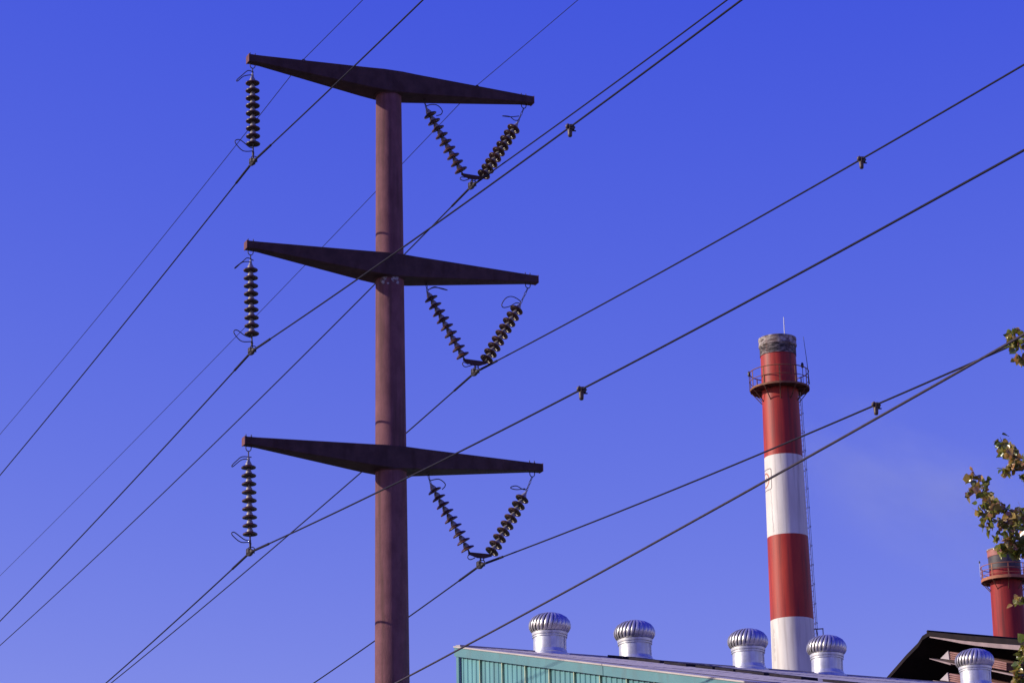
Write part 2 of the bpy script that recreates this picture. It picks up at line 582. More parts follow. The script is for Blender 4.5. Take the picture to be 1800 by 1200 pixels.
def chain(thing, p0, p1, n, r=0.0065, w2=0.016):
    ax = (p1 - p0)
    L = ax.length / n
    ax.normalize()
    s1 = ax.orthogonal().normalized()
    s2 = ax.cross(s1)
    for k in range(n):
        c = p0 + ax * (L * (k + 0.5))
        sd = s1 if k % 2 else s2
        pts = []
        hl = L * 0.5 + r * 0.6
        for q in range(12):
            t = 2 * math.pi * q / 12
            pts.append(c + ax * (hl * math.sin(t)) + sd * (w2 * math.cos(t)))
        part('chain_link', MB().tube(pts, r, 6, True), M_STEEL, thing)


def rod(name, thing, p0, p1, r, mt=None):
    return part(name, MB().tube([p0, p1], r, 8), mt or M_STEEL, thing)


def smooth_pts(pts, n=4):
    out = []
    m = len(pts)
    for i in range(m - 1):
        p0, p1, p2, p3 = pts[max(i - 1, 0)], pts[i], pts[i + 1], pts[min(i + 2, m - 1)]
        for k in range(n):
            t = k / n
            out.append(0.5 * ((2 * p1) + (p2 - p0) * t + (2 * p0 - 5 * p1 + 4 * p2 - p3) * t * t + (3 * p1 - p0 - 3 * p2 + p3) * t ** 3))
    out.append(pts[-1])
    return out


def horn(thing, px, org, sc, depth=0.0):
    m = len(px)
    pts = [arm_pt(org[0] + x / sc, org[1] + y / sc, depth * math.sin(math.pi * i / (m - 1))) for i, (x, y) in enumerate(px)]
    part('arcing_horn', MB().tube(smooth_pts(pts), 0.0088, 6), M_STEEL, thing)


def clamp(thing, c):
    m = MB()
    # boat shaped body along the line
    st = [(-0.15, 0.022, 0.02), (-0.09, 0.036, 0.045), (0.0, 0.042, 0.065), (0.09, 0.036, 0.045), (0.15, 0.022, 0.02)]
    vs, fs = [], []
    for (s, hw, hz) in st:
        for k in range(10):
            a = 2 * math.pi * k / 10
            vs.append(c + U * s + A * (hw * math.cos(a)) + Z * (hz * math.sin(a) - 0.006 - 0.35 * s * s))
    for i in range(len(st) - 1):
        for k in range(10):
            l = (k + 1) % 10
            fs.append((i * 10 + k, i * 10 + l, (i + 1) * 10 + l, (i + 1) * 10 + k))
    fs.append(tuple(range(10))[::-1])
    fs.append(tuple(40 + k for k in range(10)))
    m.add(vs, fs, True)
    b = part('clamp', m, M_STEEL, thing)
    for s in (-0.06, 0.06):
        mm = MB()
        mm.tube([c + U * s - A * 0.05 + Z * -0.03, c + U * s - A * 0.05 + Z * 0.06, c + U * s - A * 0.03 + Z * 0.075, c + U * s + A * 0.03 + Z * 0.075, c + U * s + A * 0.05 + Z * 0.06, c + U * s + A * 0.05 + Z * -0.03], 0.009, 6)
        part('u_bolt', mm, M_STEEL, b)
    mm = MB().lathe([(0, -0.02), (0.04, -0.02), (0.045, 0), (0.04, 0.02), (0, 0.02)], 12)
    me = mm.mesh('pivot')
    me.materials.append(M_STEEL)
    # side pivot pin boss
    o = bpy.data.objects.new('pivot_pin', me)
    COL.objects.link(o)
    o.parent = b
    o.matrix_basis = Matrix.Translation(-ORIGIN[b.name]) @ frame(c + A * -0.035 + Z * 0.02, U, Z, -A)


wherel = ['topmost', 'middle', 'lowest']
LPX = [((444, 119), 145.7, 252.0, (445, 284)), ((441.5, 448), 474.2, 585.6, (443, 617)), ((439.5, 793), 820.8, 937.5, (440, 970))]
LHORN = [((400, 70), 5.217, [(240, 300), (190, 283), (140, 320), (84, 370), (95, 378), (150, 334), (228, 322)], [(235, 1020), (145, 1020), (85, 965), (68, 930), (95, 915), (130, 927), (198, 983), (236, 992)]),
         ((400, 400), 5.0, [(228, 290), (175, 266), (130, 300), (66, 350), (72, 354), (132, 304), (210, 300)], [(218, 1000), (130, 1000), (82, 962), (55, 920), (66, 900), (95, 906), (150, 946), (215, 968)]),
         ((390, 740), 4.617, [(240, 292), (165, 288), (120, 320), (82, 358), (92, 366), (160, 312), (226, 308)], [(232, 978), (155, 980), (92, 932), (79, 906), (100, 900), (132, 922), (185, 960), (237, 968)])]
CLAMPS = {}
for i in range(3):
    (utop, y1, y9, cl) = LPX[i]
    pc = arm_pt(*cl)
    CLAMPS['L%d' % i] = pc
    t = empty('insulator_string', pc, 'vertical string of nine brown porcelain discs under the left tip of the %s crossarm' % ['top', 'middle', 'bottom'][i], 'insulator', 'vertical insulator strings')
    p0 = PB + A * -2.605 + Z * (ZS[i] - 0.170)
    x1 = utop[0]
    f1 = arm_pt(x1 + 1, y1)
    f9 = arm_pt(cl[0] - 0.5, y9)
    f1 = PB + A * ((p0 - PB).dot(A) * 0.9 + (pc - PB).dot(A) * 0.1) + Z * f1.z
    f9 = PB + A * ((p0 - PB).dot(A) * 0.15 + (pc - PB).dot(A) * 0.85) + Z * f9.z
    string_of_discs(t, f1, f9)
    top = f1 + Z * 0.104
    rod('ball_link', t, p0, p0.lerp(top, 0.75), 0.010)
    part('socket_eye', MB().tube([p0.lerp(top, 0.55), p0.lerp(top, 0.8), top], [0.014, 0.024, 0.022], 10), M_CAP, t)
    lo = f9 - Z * 0.045
    part('socket_clevis', MB().tube([lo, lo.lerp(pc, 0.3), lo.lerp(pc, 0.45), lo.lerp(pc, 0.6), pc + Z * 0.03], [0.014, 0.013, 0.022, 0.018, 0.012], 10), M_STEEL, t)
    clamp(t, pc)
    org, sc, h1, h2 = LHORN[i]
    horn(t, h1, org, sc, 0.02)
    horn(t, h2, org, sc, 0.03)

VP = [((650, 90), 4.445, [(432, 407), (470, 497), (710, 930), (720, 950), (870, 990), (893, 960), (1125, 605), (1160, 535), (1208, 430), (800, 1050)],
       [(436, 432), (480, 418), (530, 425), (566, 465), (556, 495), (520, 505)], [(1165, 540), (1130, 540), (1092, 511), (1035, 507), (1100, 514), (1165, 508)], [(775, 1000), (735, 1011), (706, 1000), (714, 985), (750, 986)]),
      ((640, 420), 4.445, [(480, 360), (522, 465), (777, 925), (790, 940), (945, 968), (960, 935), (1195, 548), (1225, 490), (1272, 370), (868, 1040)],
       [(496, 402), (548, 374), (600, 388), (652, 400), (600, 384), (545, 380), (500, 397)], [(1222, 505), (1215, 480), (1160, 450), (1110, 460), (1076, 510), (1090, 535), (1140, 525), (1185, 500), (1215, 502)], [(840, 985), (790, 998), (768, 976), (780, 962), (815, 978)]),
      ((640, 730), 4.285, [(483, 455), (530, 565), (780, 1005), (795, 1030), (955, 1050), (965, 1020), (1193, 622), (1218, 560), (1265, 440), (878, 1125)],
       [(496, 490), (560, 478), (604, 505), (611, 530), (588, 556)], [(1225, 556), (1195, 555), (1150, 530), (1112, 535), (1106, 547), (1150, 557), (1212, 550)], [(835, 1070), (800, 1084), (780, 1068), (790, 1048), (818, 1050)])]
for i, (org, sc, P_, ha, hb, hc) in enumerate(VP):
    q = [arm_pt(org[0] + x / sc, org[1] + y / sc) for x, y in P_]
    pc = q[9]
    CLAMPS['V%d' % i] = pc
    t = empty('v_insulator_string', pc, 'V of two brown porcelain disc strings under the right half of the %s crossarm' % ['top', 'middle', 'bottom'][i], 'insulator', 'V shaped insulator strings')
    # keep the disc pitch at 146 mm on both legs
    L1, L9 = q[1], q[2]
    L9 = L1 + (L9 - L1).normalized() * 0.146 * 8
    R1, R9 = q[6], q[5]
    R1 = R9 + (R1 - R9).normalized() * 0.146 * 8
    string_of_discs(t, L1, L9)
    string_of_discs(t, R1, R9)
    eye = PB + A * 0.70 + Z * (ZS[i] - 0.27 - 0.045)
    ax1 = (L1 - L9).normalized()
    chain(t, eye, L1 + ax1 * 0.125, 2)
    part('socket_eye', MB().tube([L1 + ax1 * 0.15, L1 + ax1 * 0.115, L1 + ax1 * 0.09], [0.012, 0.024, 0.022], 10), M_CAP, t)
    ax2 = (R1 - R9).normalized()
    ub = PB + A * 2.70 + Z * (ZS[i] - 0.170)
    chain(t, ub, R1 + ax2 * 0.15, 4)
    part('socket_eye', MB().tube([R1 + ax2 * 0.175, R1 + ax2 * 0.125, R1 + ax2 * 0.09], [0.012, 0.024, 0.022], 10), M_CAP, t)
    # yoke plate in the crossarm plane
    yl, yr = L9 - ax1 * 0.085, R9 - ax2 * 0.085
    rod('clevis', t, L9 - ax1 * 0.03, yl, 0.014)
    rod('clevis', t, R9 - ax2 * 0.03, yr, 0.014)
    low = pc + Z * 0.135
    outl = [yl - A * 0.03 + Z * 0.012, yr + A * 0.03 + Z * 0.015, yr + A * 0.035 - Z * 0.025, low + A * 0.07 - Z * 0.012, low - A * 0.06 - Z * 0.012, yl - A * 0.025 - Z * 0.03]
    mm = MB()
    n_ = len(outl)
    mm.add([p + U * 0.008 for p in outl] + [p - U * 0.008 for p in outl],
           [tuple(range(n_)), tuple(range(2 * n_ - 1, n_ - 1, -1))] + [(k, k + n_, (k + 1) % n_ + n_, (k + 1) % n_) for k in range(n_)])
    part('yoke_plate', mm, M_ARM, t)
    rod('clamp_hanger', t, low, pc + Z * 0.04, 0.014)
    rod('stub_bolt', t, low + A * 0.06, low + A * 0.06 - Z * 0.06, 0.009)
    clamp(t, pc)
    horn(t, ha, org, sc, 0.03)
    horn(t, hb, org, sc, 0.03)
    horn(t, hc, org, sc, 0.02)

# ------------------------------------------------------------------ conductors, each hanging in its own vertical plane
SAG = {'L0': (-0.0655, 0.0009, -0.0475, 0.00050), 'L1': (-0.0832, 0.0009, -0.0588, 0.00057), 'L2': (-0.0808, 0.0009, -0.0715, 0.0010),
       'V0': (-0.0745, 0.0009, -0.0510, 0.00047), 'V1': (-0.0815, 0.0009, -0.0620, 0.00050), 'V2': (-0.0725, 0.0010, -0.0665, 0.0010)}
names = {'L0': 'dark conductor clamped to the topmost vertical insulator string', 'L1': 'dark conductor clamped to the middle vertical insulator string, crossing in front of the middle arm',
         'L2': 'dark conductor clamped to the lowest vertical insulator string, crossing in front of the pole', 'V0': 'dark conductor clamped under the topmost V shaped insulator string',
         'V1': 'dark conductor clamped under the middle V shaped insulator string', 'V2': 'dark conductor clamped under the lowest V shaped insulator string'}


def wire_z(key, s):
    b1, k1, b2, k2 = SAG[key]
    return b1 * s + k1 * s * s if s >= 0 else b2 * (-s) + k2 * s * s


for key, pc in CLAMPS.items():
    t = empty('conductor', pc, names[key], 'power line', 'conductors')
    ss = []
    s = -95.0
    while s <= 70:
        ss.append(s)
        s += 0.25 if abs(s) < 1.5 else (1.0 if abs(s) < 20 else 3.0)
    pts = [pc + U * s + Z * wire_z(key, s) for s in ss]
    part('strand', MB().tube(pts, 0.0128, 7), M_WIRE, t)
    ar = [pc + U * s + Z * wire_z(key, s) for s in (-1.0, -0.7, -0.4, -0.15, 0, 0.15, 0.4, 0.7, 1.0)]
    part('armour_rods', MB().tube(ar, 0.0205, 10), M_WIRE, t)

EW = [(-1.64, -0.061, 0.0006, -0.0372, 0.00062, 'thin earth wire on the left half of the top crossarm'), (1.76, -0.0545, 0.0006, -0.0312, 0.00024, 'thin earth wire on the right half of the top crossarm')]
for (s0, b1, k1, b2, k2, lb) in EW:
    c = PB + A * s0 + Z * (ZS[0] + 0.150)
    ss = [-95 + 2.5 * k for k in range(38)] + [0] + [2.5 * k for k in range(1, 27)]
    pts = [c + U * s + Z * ((b1 * s + k1 * s * s) if s >= 0 else (b2 * -s + k2 * s * s)) for s in ss]
    tag(part('earth_wire', MB().tube(pts, 0.0068, 6), M_WIRE), lb, 'earth wire', 'earth wires')

P0 = PB + A * -4.0
ss = [-60 + 2.0 * k for k in range(66)]
pts = [P0 + U * s + Z * (CAM_Z + 6.075 + 0.0008 * (s - 3.0) + 0.00068 * (s - 2.0) ** 2 * (1 if s > 2 else 0.6)) for s in ss]
tag(part('low_cable', MB().tube(pts, 0.0118, 8), M_CABLE), 'lowest grey cable, passing in front of the pole foot and the teal shed corner', 'cable')

# ------------------------------------------------------------------ vibration dampers on the conductors
for key, s, lb in (('L1', 13.35, 'iron vibration damper on the conductor right of the topmost V string'), ('L2', 13.45, 'iron vibration damper to the right of the middle V string, slightly below its clamp'),
                   ('V1', 13.55, 'iron vibration damper on the long middle conductor at upper right'), ('V2', 13.45, 'iron vibration damper on the conductor crossing above the striped chimney')):
    pc = CLAMPS[key]
    c = pc + U * s + Z * wire_z(key, s)
    t = empty('vibration_damper', c, lb, 'damper', 'vibration dampers')
    m = MB()
    m.box(c - Z * 0.012, (0.034, 0.045, 0.036), (A, U, Z))
    m.tube([c + U * 0.052 - Z * 0.0, c - U * 0.052 - Z * 0.0], [0.026, 0.026], 10)
    part('clamp', m, M_DAMP, t)
    # messenger across the line with one weight hanging and one short knob
    part('messenger', MB().tube([c - A * 0.055 - Z * 0.01, c - Z * 0.03, c + A * 0.06 - Z * 0.045], 0.010, 8), M_STEEL, t)
    part('knob_weight', MB().tube([c - A * 0.040 - U * -0.02 + Z * 0.035, c - A * 0.050 + Z * 0.012, c - A * 0.050 - Z * 0.02, c - A * 0.042 - Z * 0.035], [0.016, 0.032, 0.032, 0.016], 12), M_DAMP, t)
    part('knob_weight', MB().tube([c + A * 0.040 + Z * 0.02, c + A * 0.055 - Z * 0.005, c + A * 0.050 - Z * 0.03], [0.016, 0.026, 0.014], 12), M_DAMP, t)
    w0 = c - Z * 0.04 - A * 0.012
    part('bell_weight', MB().tube([w0 + Z * 0.02, w0, w0 - Z * 0.035, w0 - Z * 0.085, w0 - Z * 0.115, w0 - Z * 0.125], [0.022, 0.034, 0.037, 0.034, 0.031, 0.018], 14), M_DAMP, t)
    t.scale = (0.86, 0.86, 0.86)
    part('clamp_bolt', MB().tube([c + A * 0.03 - Z * 0.06, c + A * 0.085 - Z * 0.055], 0.011, 8), M_STEEL, t)

# ------------------------------------------------------------------ teal shed with mono-pitch roof
BE = R(26.8)
E_ = Vector((math.cos(BE), math.sin(BE), 0))                # along the high edge
W_ = Vector((math.sin(BE), -math.cos(BE), 0))               # down the slope, towards the camera
TS = 0.237
CA = Vector((-1.317, 56.02, 0))                             # high corner on the ground
HZ = 11.01 + CAM_Z
SHEDL, SHEDW = 24.0, 20.0


def B(s, t, z):
    return CA + W_ * s + E_ * t + Z * z


def roof_z(s):
    return HZ - TS * s


shed = empty('factory_shed', CA, 'teal corrugated sheet metal shed with a sloping grey roof', 'building')
FB = 0.20                                                   # fascia depth
# inner core walls behind the cladding
core = MB()
i0 = 0.10
core.add([B(i0, i0, 0), B(SHEDW, i0, 0), B(SHEDW, i0, roof_z(SHEDW) - 0.12), B(i0, i0, roof_z(i0) - 0.12),
          B(i0, SHEDL, 0), B(SHEDW, SHEDL, 0), B(SHEDW, SHEDL, roof_z(SHEDW) - 0.12), B(i0, SHEDL, roof_z(i0) - 0.12)],
         [(0, 1, 2, 3), (5, 4, 7, 6), (4, 0, 3, 7), (1, 5, 6, 2), (3, 2, 6, 7)])
part('wall_core', core, M_WALL2, shed)
PW = 1.05
npan = int(SHEDW / PW)
for k in range(npan):
    s0 = 0.02 + k * PW
    m = MB()
    prof = []
    for j in range(5):
        b0 = s0 + j * PW / 5
        prof += [(b0 + 0.0, 0.0), (b0 + 0.115, 0.0), (b0 + 0.135, 0.021), (b0 + 0.185, 0.021), (b0 + 0.205, 0.0)]
    prof.append((s0 + PW - 0.004, 0.0))
    vs, fs = [], []
    for (s, d) in prof:
        t0 = 0.06 - d
        vs += [B(s, t0, 0.0), B(s, t0, roof_z(s) - FB + 0.03)]
    for j in range(len(prof) - 1):
        fs.append((2 * j, 2 * j + 2, 2 * j + 3, 2 * j + 1))
    m.add(vs, fs)
    pn = part('cladding_panel', m, M_TEAL, shed)
    lap = MB()
    sl_ = s0 + PW - 0.012
    lap.hexa([B(sl_ - 0.012, 0.012, 0), B(sl_ + 0.018, 0.012, 0), B(sl_ + 0.018, 0.058, 0), B(sl_ - 0.012, 0.058, 0),
              B(sl_ - 0.012, 0.012, roof_z(sl_) - FB), B(sl_ + 0.018, 0.012, roof_z(sl_) - FB), B(sl_ + 0.018, 0.058, roof_z(sl_) - FB), B(sl_ - 0.012, 0.058, roof_z(sl_) - FB)])
    part('lap_strip', lap, M_LAP, pn)
# corner trim
m = MB().hexa([B(-0.02, -0.01, 0), B(0.10, -0.01, 0), B(0.10, 0.02, 0), B(-0.02, 0.02, 0), B(-0.02, -0.01, roof_z(0) - 0.1), B(0.10, -0.01, roof_z(0) - 0.1), B(0.10, 0.02, roof_z(0) - 0.1), B(-0.02, 0.02, roof_z(0) - 0.1)])
part('corner_trim', m, M_TEALF, shed)
# fascia in lengths with open joints, capping above it
joints = [-0.06, 6.55, 13.0, SHEDW + 0.1]
for k in range(3):
    a0, a1 = joints[k] + (0.012 if k else 0), joints[k + 1] - 0.012
    z0, z1 = roof_z(a0), roof_z(a1)
    m = MB().hexa([B(a0, -0.035, z0 - FB), B(a1, -0.035, z1 - FB), B(a1, 0.02, z1 - FB), B(a0, 0.02, z0 - FB),
                   B(a0, -0.035, z0 - 0.012), B(a1, -0.035, z1 - 0.012), B(a1, 0.02, z1 - 0.012), B(a0, 0.02, z0 - 0.012)])
    part('fascia', m, M_TEALF, shed)
    m = MB().hexa([B(a0, -0.055, z0 - 0.010), B(a1, -0.055, z1 - 0.010), B(a1, 0.62, z1 - 0.010), B(a0, 0.62, z0 - 0.010),
                   B(a0, -0.055, z0 + 0.022), B(a1, -0.055, z1 + 0.022), B(a1, 0.62, z1 + 0.030), B(a0, 0.62, z0 + 0.030)])
    part('verge_capping', m, M_CREAM, shed)
# roof sheets: courses down the slope, lapped, sharing one mesh
SW, SLN = 1.0, 3.4
nrm = (Z + W_ * TS).normalized()
dn = (W_ - Z * TS).normalized()
prof = []
for j in range(5):
    b0 = j * SW / 5
    prof += [(b0, 0.0), (b0 + 0.08, 0.0), (b0 + 0.11, 0.006), (b0 + 0.15, 0.006), (b0 + 0.18, 0.0)]
prof.append((SW + 0.03, 0.0))
vs, fs = [], []
for (e0, d) in prof:                                        # closed sheet, a little higher at its lower end where it laps the next
    vs += [Vector((0, e0, d + 0.028)), Vector((SLN + 0.12, e0, d + 0.036)), Vector((SLN + 0.12, e0, 0.012)), Vector((0, e0, 0.004))]
for j in range(len(prof) - 1):
    for q in range(4):
        fs.append((4 * j + q, 4 * j + (q + 1) % 4, 4 * j + 4 + (q + 1) % 4, 4 * j + 4 + q))
rs_me = MB().add(vs, fs).mesh('roof_sheet')
rs_me.materials.append(M_ROOF)
rc_me = rs_me.copy()
rc_me.materials.clear()
rc_me.materials.append(M_CREAM)
for c in range(6):
    for j in range(int((SHEDL - 0.5) / SW)):
        s0 = c * SLN * math.cos(math.atan(TS))
        o = B(s0 - 0.05, 0.52 + j * SW, roof_z(s0 - 0.05) + random.uniform(0, 0.006))
        inst('roof_sheet', rc_me if j < 3 else rs_me, frame(o, dn, E_, nrm), shed)
# shade of the lap gaps built as dark strips where pale sheets meet grey
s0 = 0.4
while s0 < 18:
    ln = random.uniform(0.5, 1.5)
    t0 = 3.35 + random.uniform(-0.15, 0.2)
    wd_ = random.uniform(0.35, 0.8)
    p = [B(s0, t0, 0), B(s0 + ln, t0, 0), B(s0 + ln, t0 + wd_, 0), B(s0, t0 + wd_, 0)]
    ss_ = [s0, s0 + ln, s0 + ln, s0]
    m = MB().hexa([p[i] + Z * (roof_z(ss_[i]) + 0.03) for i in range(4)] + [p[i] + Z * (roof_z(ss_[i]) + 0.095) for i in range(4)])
    part('lap_shade_strip', m, M_LAPSHADE, shed)
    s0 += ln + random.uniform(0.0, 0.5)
m = MB().hexa([B(-0.06, 0.0, roof_z(0) - 0.03), B(0.16, 0.0, roof_z(0.16) + 0.01), B(0.16, SHEDL, roof_z(0.16) + 0.01), B(-0.06, SHEDL, roof_z(0) - 0.03),
               B(-0.06, 0.0, roof_z(0) + 0.058), B(0.16, 0.0, roof_z(0.16) + 0.064), B(0.16, SHEDL, roof_z(0.16) + 0.064), B(-0.06, SHEDL, roof_z(0) + 0.058)])
part('high_edge_capping', m, M_ROOF, shed)

# ------------------------------------------------------------------ turbine ventilators on the high edge
NV = 28
vane = MB()
pr = [(0.355, 0.455, -0.10), (0.425, 0.49, -0.06), (0.463, 0.56, -0.02), (0.470, 0.64, 0.02), (0.445, 0.72, 0.06), (0.385, 0.80, 0.10), (0.28, 0.865, 0.15), (0.16, 0.895, 0.20)]
vs, fs = [], []
da = 2 * math.pi / NV
for (r, z, tw) in pr:
    for q, (aa, rr) in enumerate(((-0.55, -0.030), (-0.15, 0.002), (0.25, 0.010), (0.50, 0.004))):
        k_ = min(1, r / 0.35)
        vs.append(Vector(((r + rr * k_) * math.cos(tw + aa * da), (r + rr * k_) * math.sin(tw + aa * da), z + rr * 0.3)))
for i in range(len(pr) - 1):
    for q in range(3):
        fs.append((i * 4 + q, i * 4 + q + 1, (i + 1) * 4 + q + 1, (i + 1) * 4 + q))
vane_me = vane.add(vs, fs, True).mesh('vane')
vane_me.materials.append(M_VANE)
throat_me = MB().lathe([(0.372, -0.25), (0.372, 0.395), (0.36, 0.395)], 48).mesh('throat')
throat_me.materials.append(M_GALV)
coll = MB().lathe([(0.373, 0.345), (0.392, 0.348), (0.394, 0.372), (0.378, 0.376), (0.378, 0.392), (0.398, 0.396), (0.402, 0.425), (0.404, 0.455), (0.38, 0.462), (0.30, 0.462)], 48)
coll_me = coll.mesh('collar')
coll_me.materials.append(M_GALV)
core_me = MB().lathe([(0.0, 0.45), (0.33, 0.46), (0.40, 0.56), (0.40, 0.66), (0.32, 0.79), (0.15, 0.85), (0, 0.86)], 24).mesh('core')
core_me.materials.append(M_CORE)
top_me = MB().lathe([(0.22, 0.872), (0.20, 0.892), (0.16, 0.906), (0.08, 0.914), (0.0, 0.917)], 28).mesh('top_cap')
top_me.materials.append(M_GALV)
sk = MB().lathe([(0.374, 0.08), (0.38, 0.06), (0.40, 0.0), (0.46, -0.03), (0.50, -0.2)], 40).mesh('flashing_skirt')
sk.materials.append(M_GALV)
seam_me = MB().box((0.378, 0, 0.08), (0.006, 0.012, 0.26)).mesh('seam_strip')
seam_me.materials.append(M_GALV)
vent_t = [2.17, 4.296, 7.206, 9.305, 13.449]
vlab = ['nearest turbine roof ventilator, left of all on the teal shed roof', 'second turbine roof ventilator from the left on the teal shed roof', 'third turbine roof ventilator, just left of the striped chimney foot',
        'fourth turbine roof ventilator, overlapping the right of the striped chimney foot', 'farthest turbine roof ventilator, in front of the dark louvred roof']
for k, tt in enumerate(vent_t):
    base = B(0.14, tt, roof_z(0.14) + 0.02)
    v = empty('turbine_ventilator', base, vlab[k], 'ventilator', 'turbine ventilators along the roof edge')
    rz = Matrix.Rotation(random.uniform(0, 6.28), 4, 'Z')
    tilt = Matrix.Rotation(random.uniform(-0.025, 0.025), 4, 'X') @ Matrix.Rotation(random.uniform(-0.025, 0.025), 4, 'Y') @ Matrix.Diagonal((1, 1, random.uniform(0.96, 1.02), 1)) @ Matrix.Diagonal((0.965, 0.965, 1, 1))
    T = Matrix.Translation(base) @ tilt
    inst('throat', throat_me, T, v)
    inst('collar', coll_me, T, v)
    inst('core', core_me, T, v)
    inst('top_cap', top_me, T, v)
    inst('flashing_skirt', sk, T, v)
    inst('seam_strip', seam_me, T @ Matrix.Rotation(R(-28 + random.uniform(-6, 6)), 4, 'Z'), v)
    for q in range(NV):
        inst('vane', vane_me, T @ Matrix.Rotation(2 * math.pi * q / NV + k * 0.07 + random.uniform(-0.012, 0.012), 4, 'Z'), v)

# ------------------------------------------------------------------ chimneys
TOCAM = lambda p: math.atan2(-p.y, -p.x)


def ring_patch(c, rf, a0, a1, z0, z1, na, lift):
    vs, fs = [], []
    for j in range(2):
        z = z0 if j == 0 else z1
        for k in range(na + 1):
            a = a0 + (a1 - a0) * k / na
            r = rf(z) + lift
            vs.append(c + Vector((math.cos(a) * r, math.sin(a) * r, z)))
    for k in range(na):
        fs.append((k, k + 1, na + 1 + k + 1, na + 1 + k))
    return vs, fs


def chimney(px, Y, ys, r_at, label, rim, second):
    x0, yref = px
    ax = at_depth(x0, yref, Y)
    c = Vector((ax.x, ax.y, 0))
    zz = lambda y: at_depth(x0, y, Y).z
    r0, zr0, slope = r_at
    rf = lambda z: r0 + (zr0 - z) * slope
    th = empty('chimney', c, label, 'chimney', 'factory chimneys')
    fac = TOCAM(c)
    # paint bands
    for (ya, yb, mt) in ys:
        za = zz(ya)
        zb = zz(yb) if yb is not None else 0.0
        if mt is None: continue
        m = MB()
        nseg = max(2, int((za - zb) / 1.5))
        m.lathe([(rf(za + (zb - za) * k / nseg), za + (zb - za) * k / nseg) for k in range(nseg + 1)], 72, c)
        part('paint_band', m, mt, th)
    return th, c, zz, rf, fac


RAILR = 0.028


def gallery(th, c, zf, R_in, R_out, fac, rail_h, nrails, npost, mrail, mfloor, ph=0.1, strut=1.0, kick=0.05):
    m = MB().lathe([(R_in, zf - 0.05), (R_out, zf - 0.05), (R_out, zf), (R_in, zf), (R_in, zf - 0.05)], 48, c, False)
    part('gallery_floor', m, mfloor, th)
    m = MB().lathe([(R_out - 0.01, zf - 0.06), (R_out + 0.012, zf - 0.06), (R_out + 0.012, zf + kick), (R_out - 0.01, zf + kick), (R_out - 0.01, zf - 0.06)], 64, c)
    part('kick_plate', m, mrail, th)
    for k in range(nrails):
        z = zf + rail_h * (k + 1) / nrails
        pts = [c + Vector((math.cos(a) * R_out, math.sin(a) * R_out, z)) for a in [2 * math.pi * q / 48 for q in range(48)]]
        part('rail', MB().tube(pts, RAILR * (1.0 if k == nrails - 1 else 0.75), 6, True), mrail, th)
    for k in range(npost):
        a = fac + ph + 2 * math.pi * k / npost
        d = Vector((math.cos(a), math.sin(a), 0))
        sd = Vector((-d.y, d.x, 0))
        part('post', MB().box(c + d * (R_out - 0.012) + Z * (zf + rail_h / 2), (0.012, 0.035, rail_h / 2 + 0.03), (d, sd, Z)), mrail, th)
        mm = MB().tube([c + d * (R_out - 0.04) + Z * (zf - 0.06), c + d * (R_in - 0.01) + Z * (zf - 0.06 - (R_out - R_in) * 1.15 * strut)], 0.028, 6)
        mm.box(c + d * ((R_in + R_out) / 2) + Z * (zf - 0.085), ((R_out - R_in) / 2, 0.03, 0.03), (d, sd, Z))
        part('bracket', mm, mfloor, th)


# main chimney
CY = 145.0
zref = at_depth(1372, 705, CY).z
th, c, zz, rf, fac = chimney((1372, 705), CY, [(626, 805, M_RED), (805, 945, M_WHITE), (945, 1091, M_RED), (1091, 1245, M_WHITE), (1245, 1400, M_RED), (1400, None, M_WHITE)],
                             (1.045, zref, 0.0124), 'tall red and white striped chimney with a sooty top and railed gallery', None, False)
CH = th
ztop = zz(596)
zn = zz(626)
# flaked lip, sooty neck
part('lip_ring', MB().lathe([(0.94, ztop - 0.05), (0.96, ztop), (1.085, ztop), (1.095, ztop - 0.10), (1.075, ztop - 0.16), (1.08, ztop - 0.36), (1.095, ztop - 0.40), (1.09, ztop - 0.48), (1.045, ztop - 0.52)], 64, c), M_LIP, th)
prof = []
zs2 = ztop - 0.52
nst = 5
for k in range(nst):
    za = zs2 + (zn - 0.02 - zs2) * k / nst
    zb = zs2 + (zn - 0.02 - zs2) * (k + 1) / nst
    prof += [(1.045 + 0.0 * k, za), (1.035, za - 0.03), (1.03, zb + 0.03), (1.045, zb)]
part('sooty_neck', MB().lathe(prof, 64, c), M_SOOT, th)
part('flue_bore', MB().lathe([(0.95, ztop - 0.05), (0.94, ztop - 4)], 40, c), M_CORE, th)
zf = zz(685)
gallery(th, c, zf, rf(zf), 1.68, fac, 1.02, 2, 11, M_RUST, M_RUSTD, ph=0.02)
# obstruction lamps on the railing
for a, dz in ((fac + R(-83), -0.1), (fac + R(128), 0.65)):
    d = Vector((math.cos(a), math.sin(a), 0))
    p = c + d * 1.72 + Z * (zf + dz)
    m = MB().tube([p, p + Z * 0.95], 0.018, 6)
    part('lamp_pole', m, M_RUSTD, th)
    m = MB().lathe([(0, 0.92), (0.07, 0.93), (0.085, 1.0), (0.08, 1.14), (0.05, 1.22), (0, 1.24)], 12, p)
    part('obstruction_lamp', m, M_LAMP, th)
# lightning rod behind the rim and leaning whip aerial
d = Vector((math.cos(fac + R(155)), math.sin(fac + R(155)), 0))
p = c + d * 1.03
part('lightning_rod', MB().tube([p + Z * (zf + 0.1), p + Z * (zz(575)), p + Z * zz(549)], [0.035, 0.028, 0.022], 6), M_LADDER, th)
a = fac + R(84)
d = Vector((math.cos(a), math.sin(a), 0))
p = c + d * 1.70
part('whip_aerial', MB().tube([p + Z * (zf + 0.2), p - d * 0.08 + Z * (zf + 1.6), p - d * 0.20 + Z * (zf + 3.05)], [0.026, 0.018, 0.012], 6), M_LAMP, th)


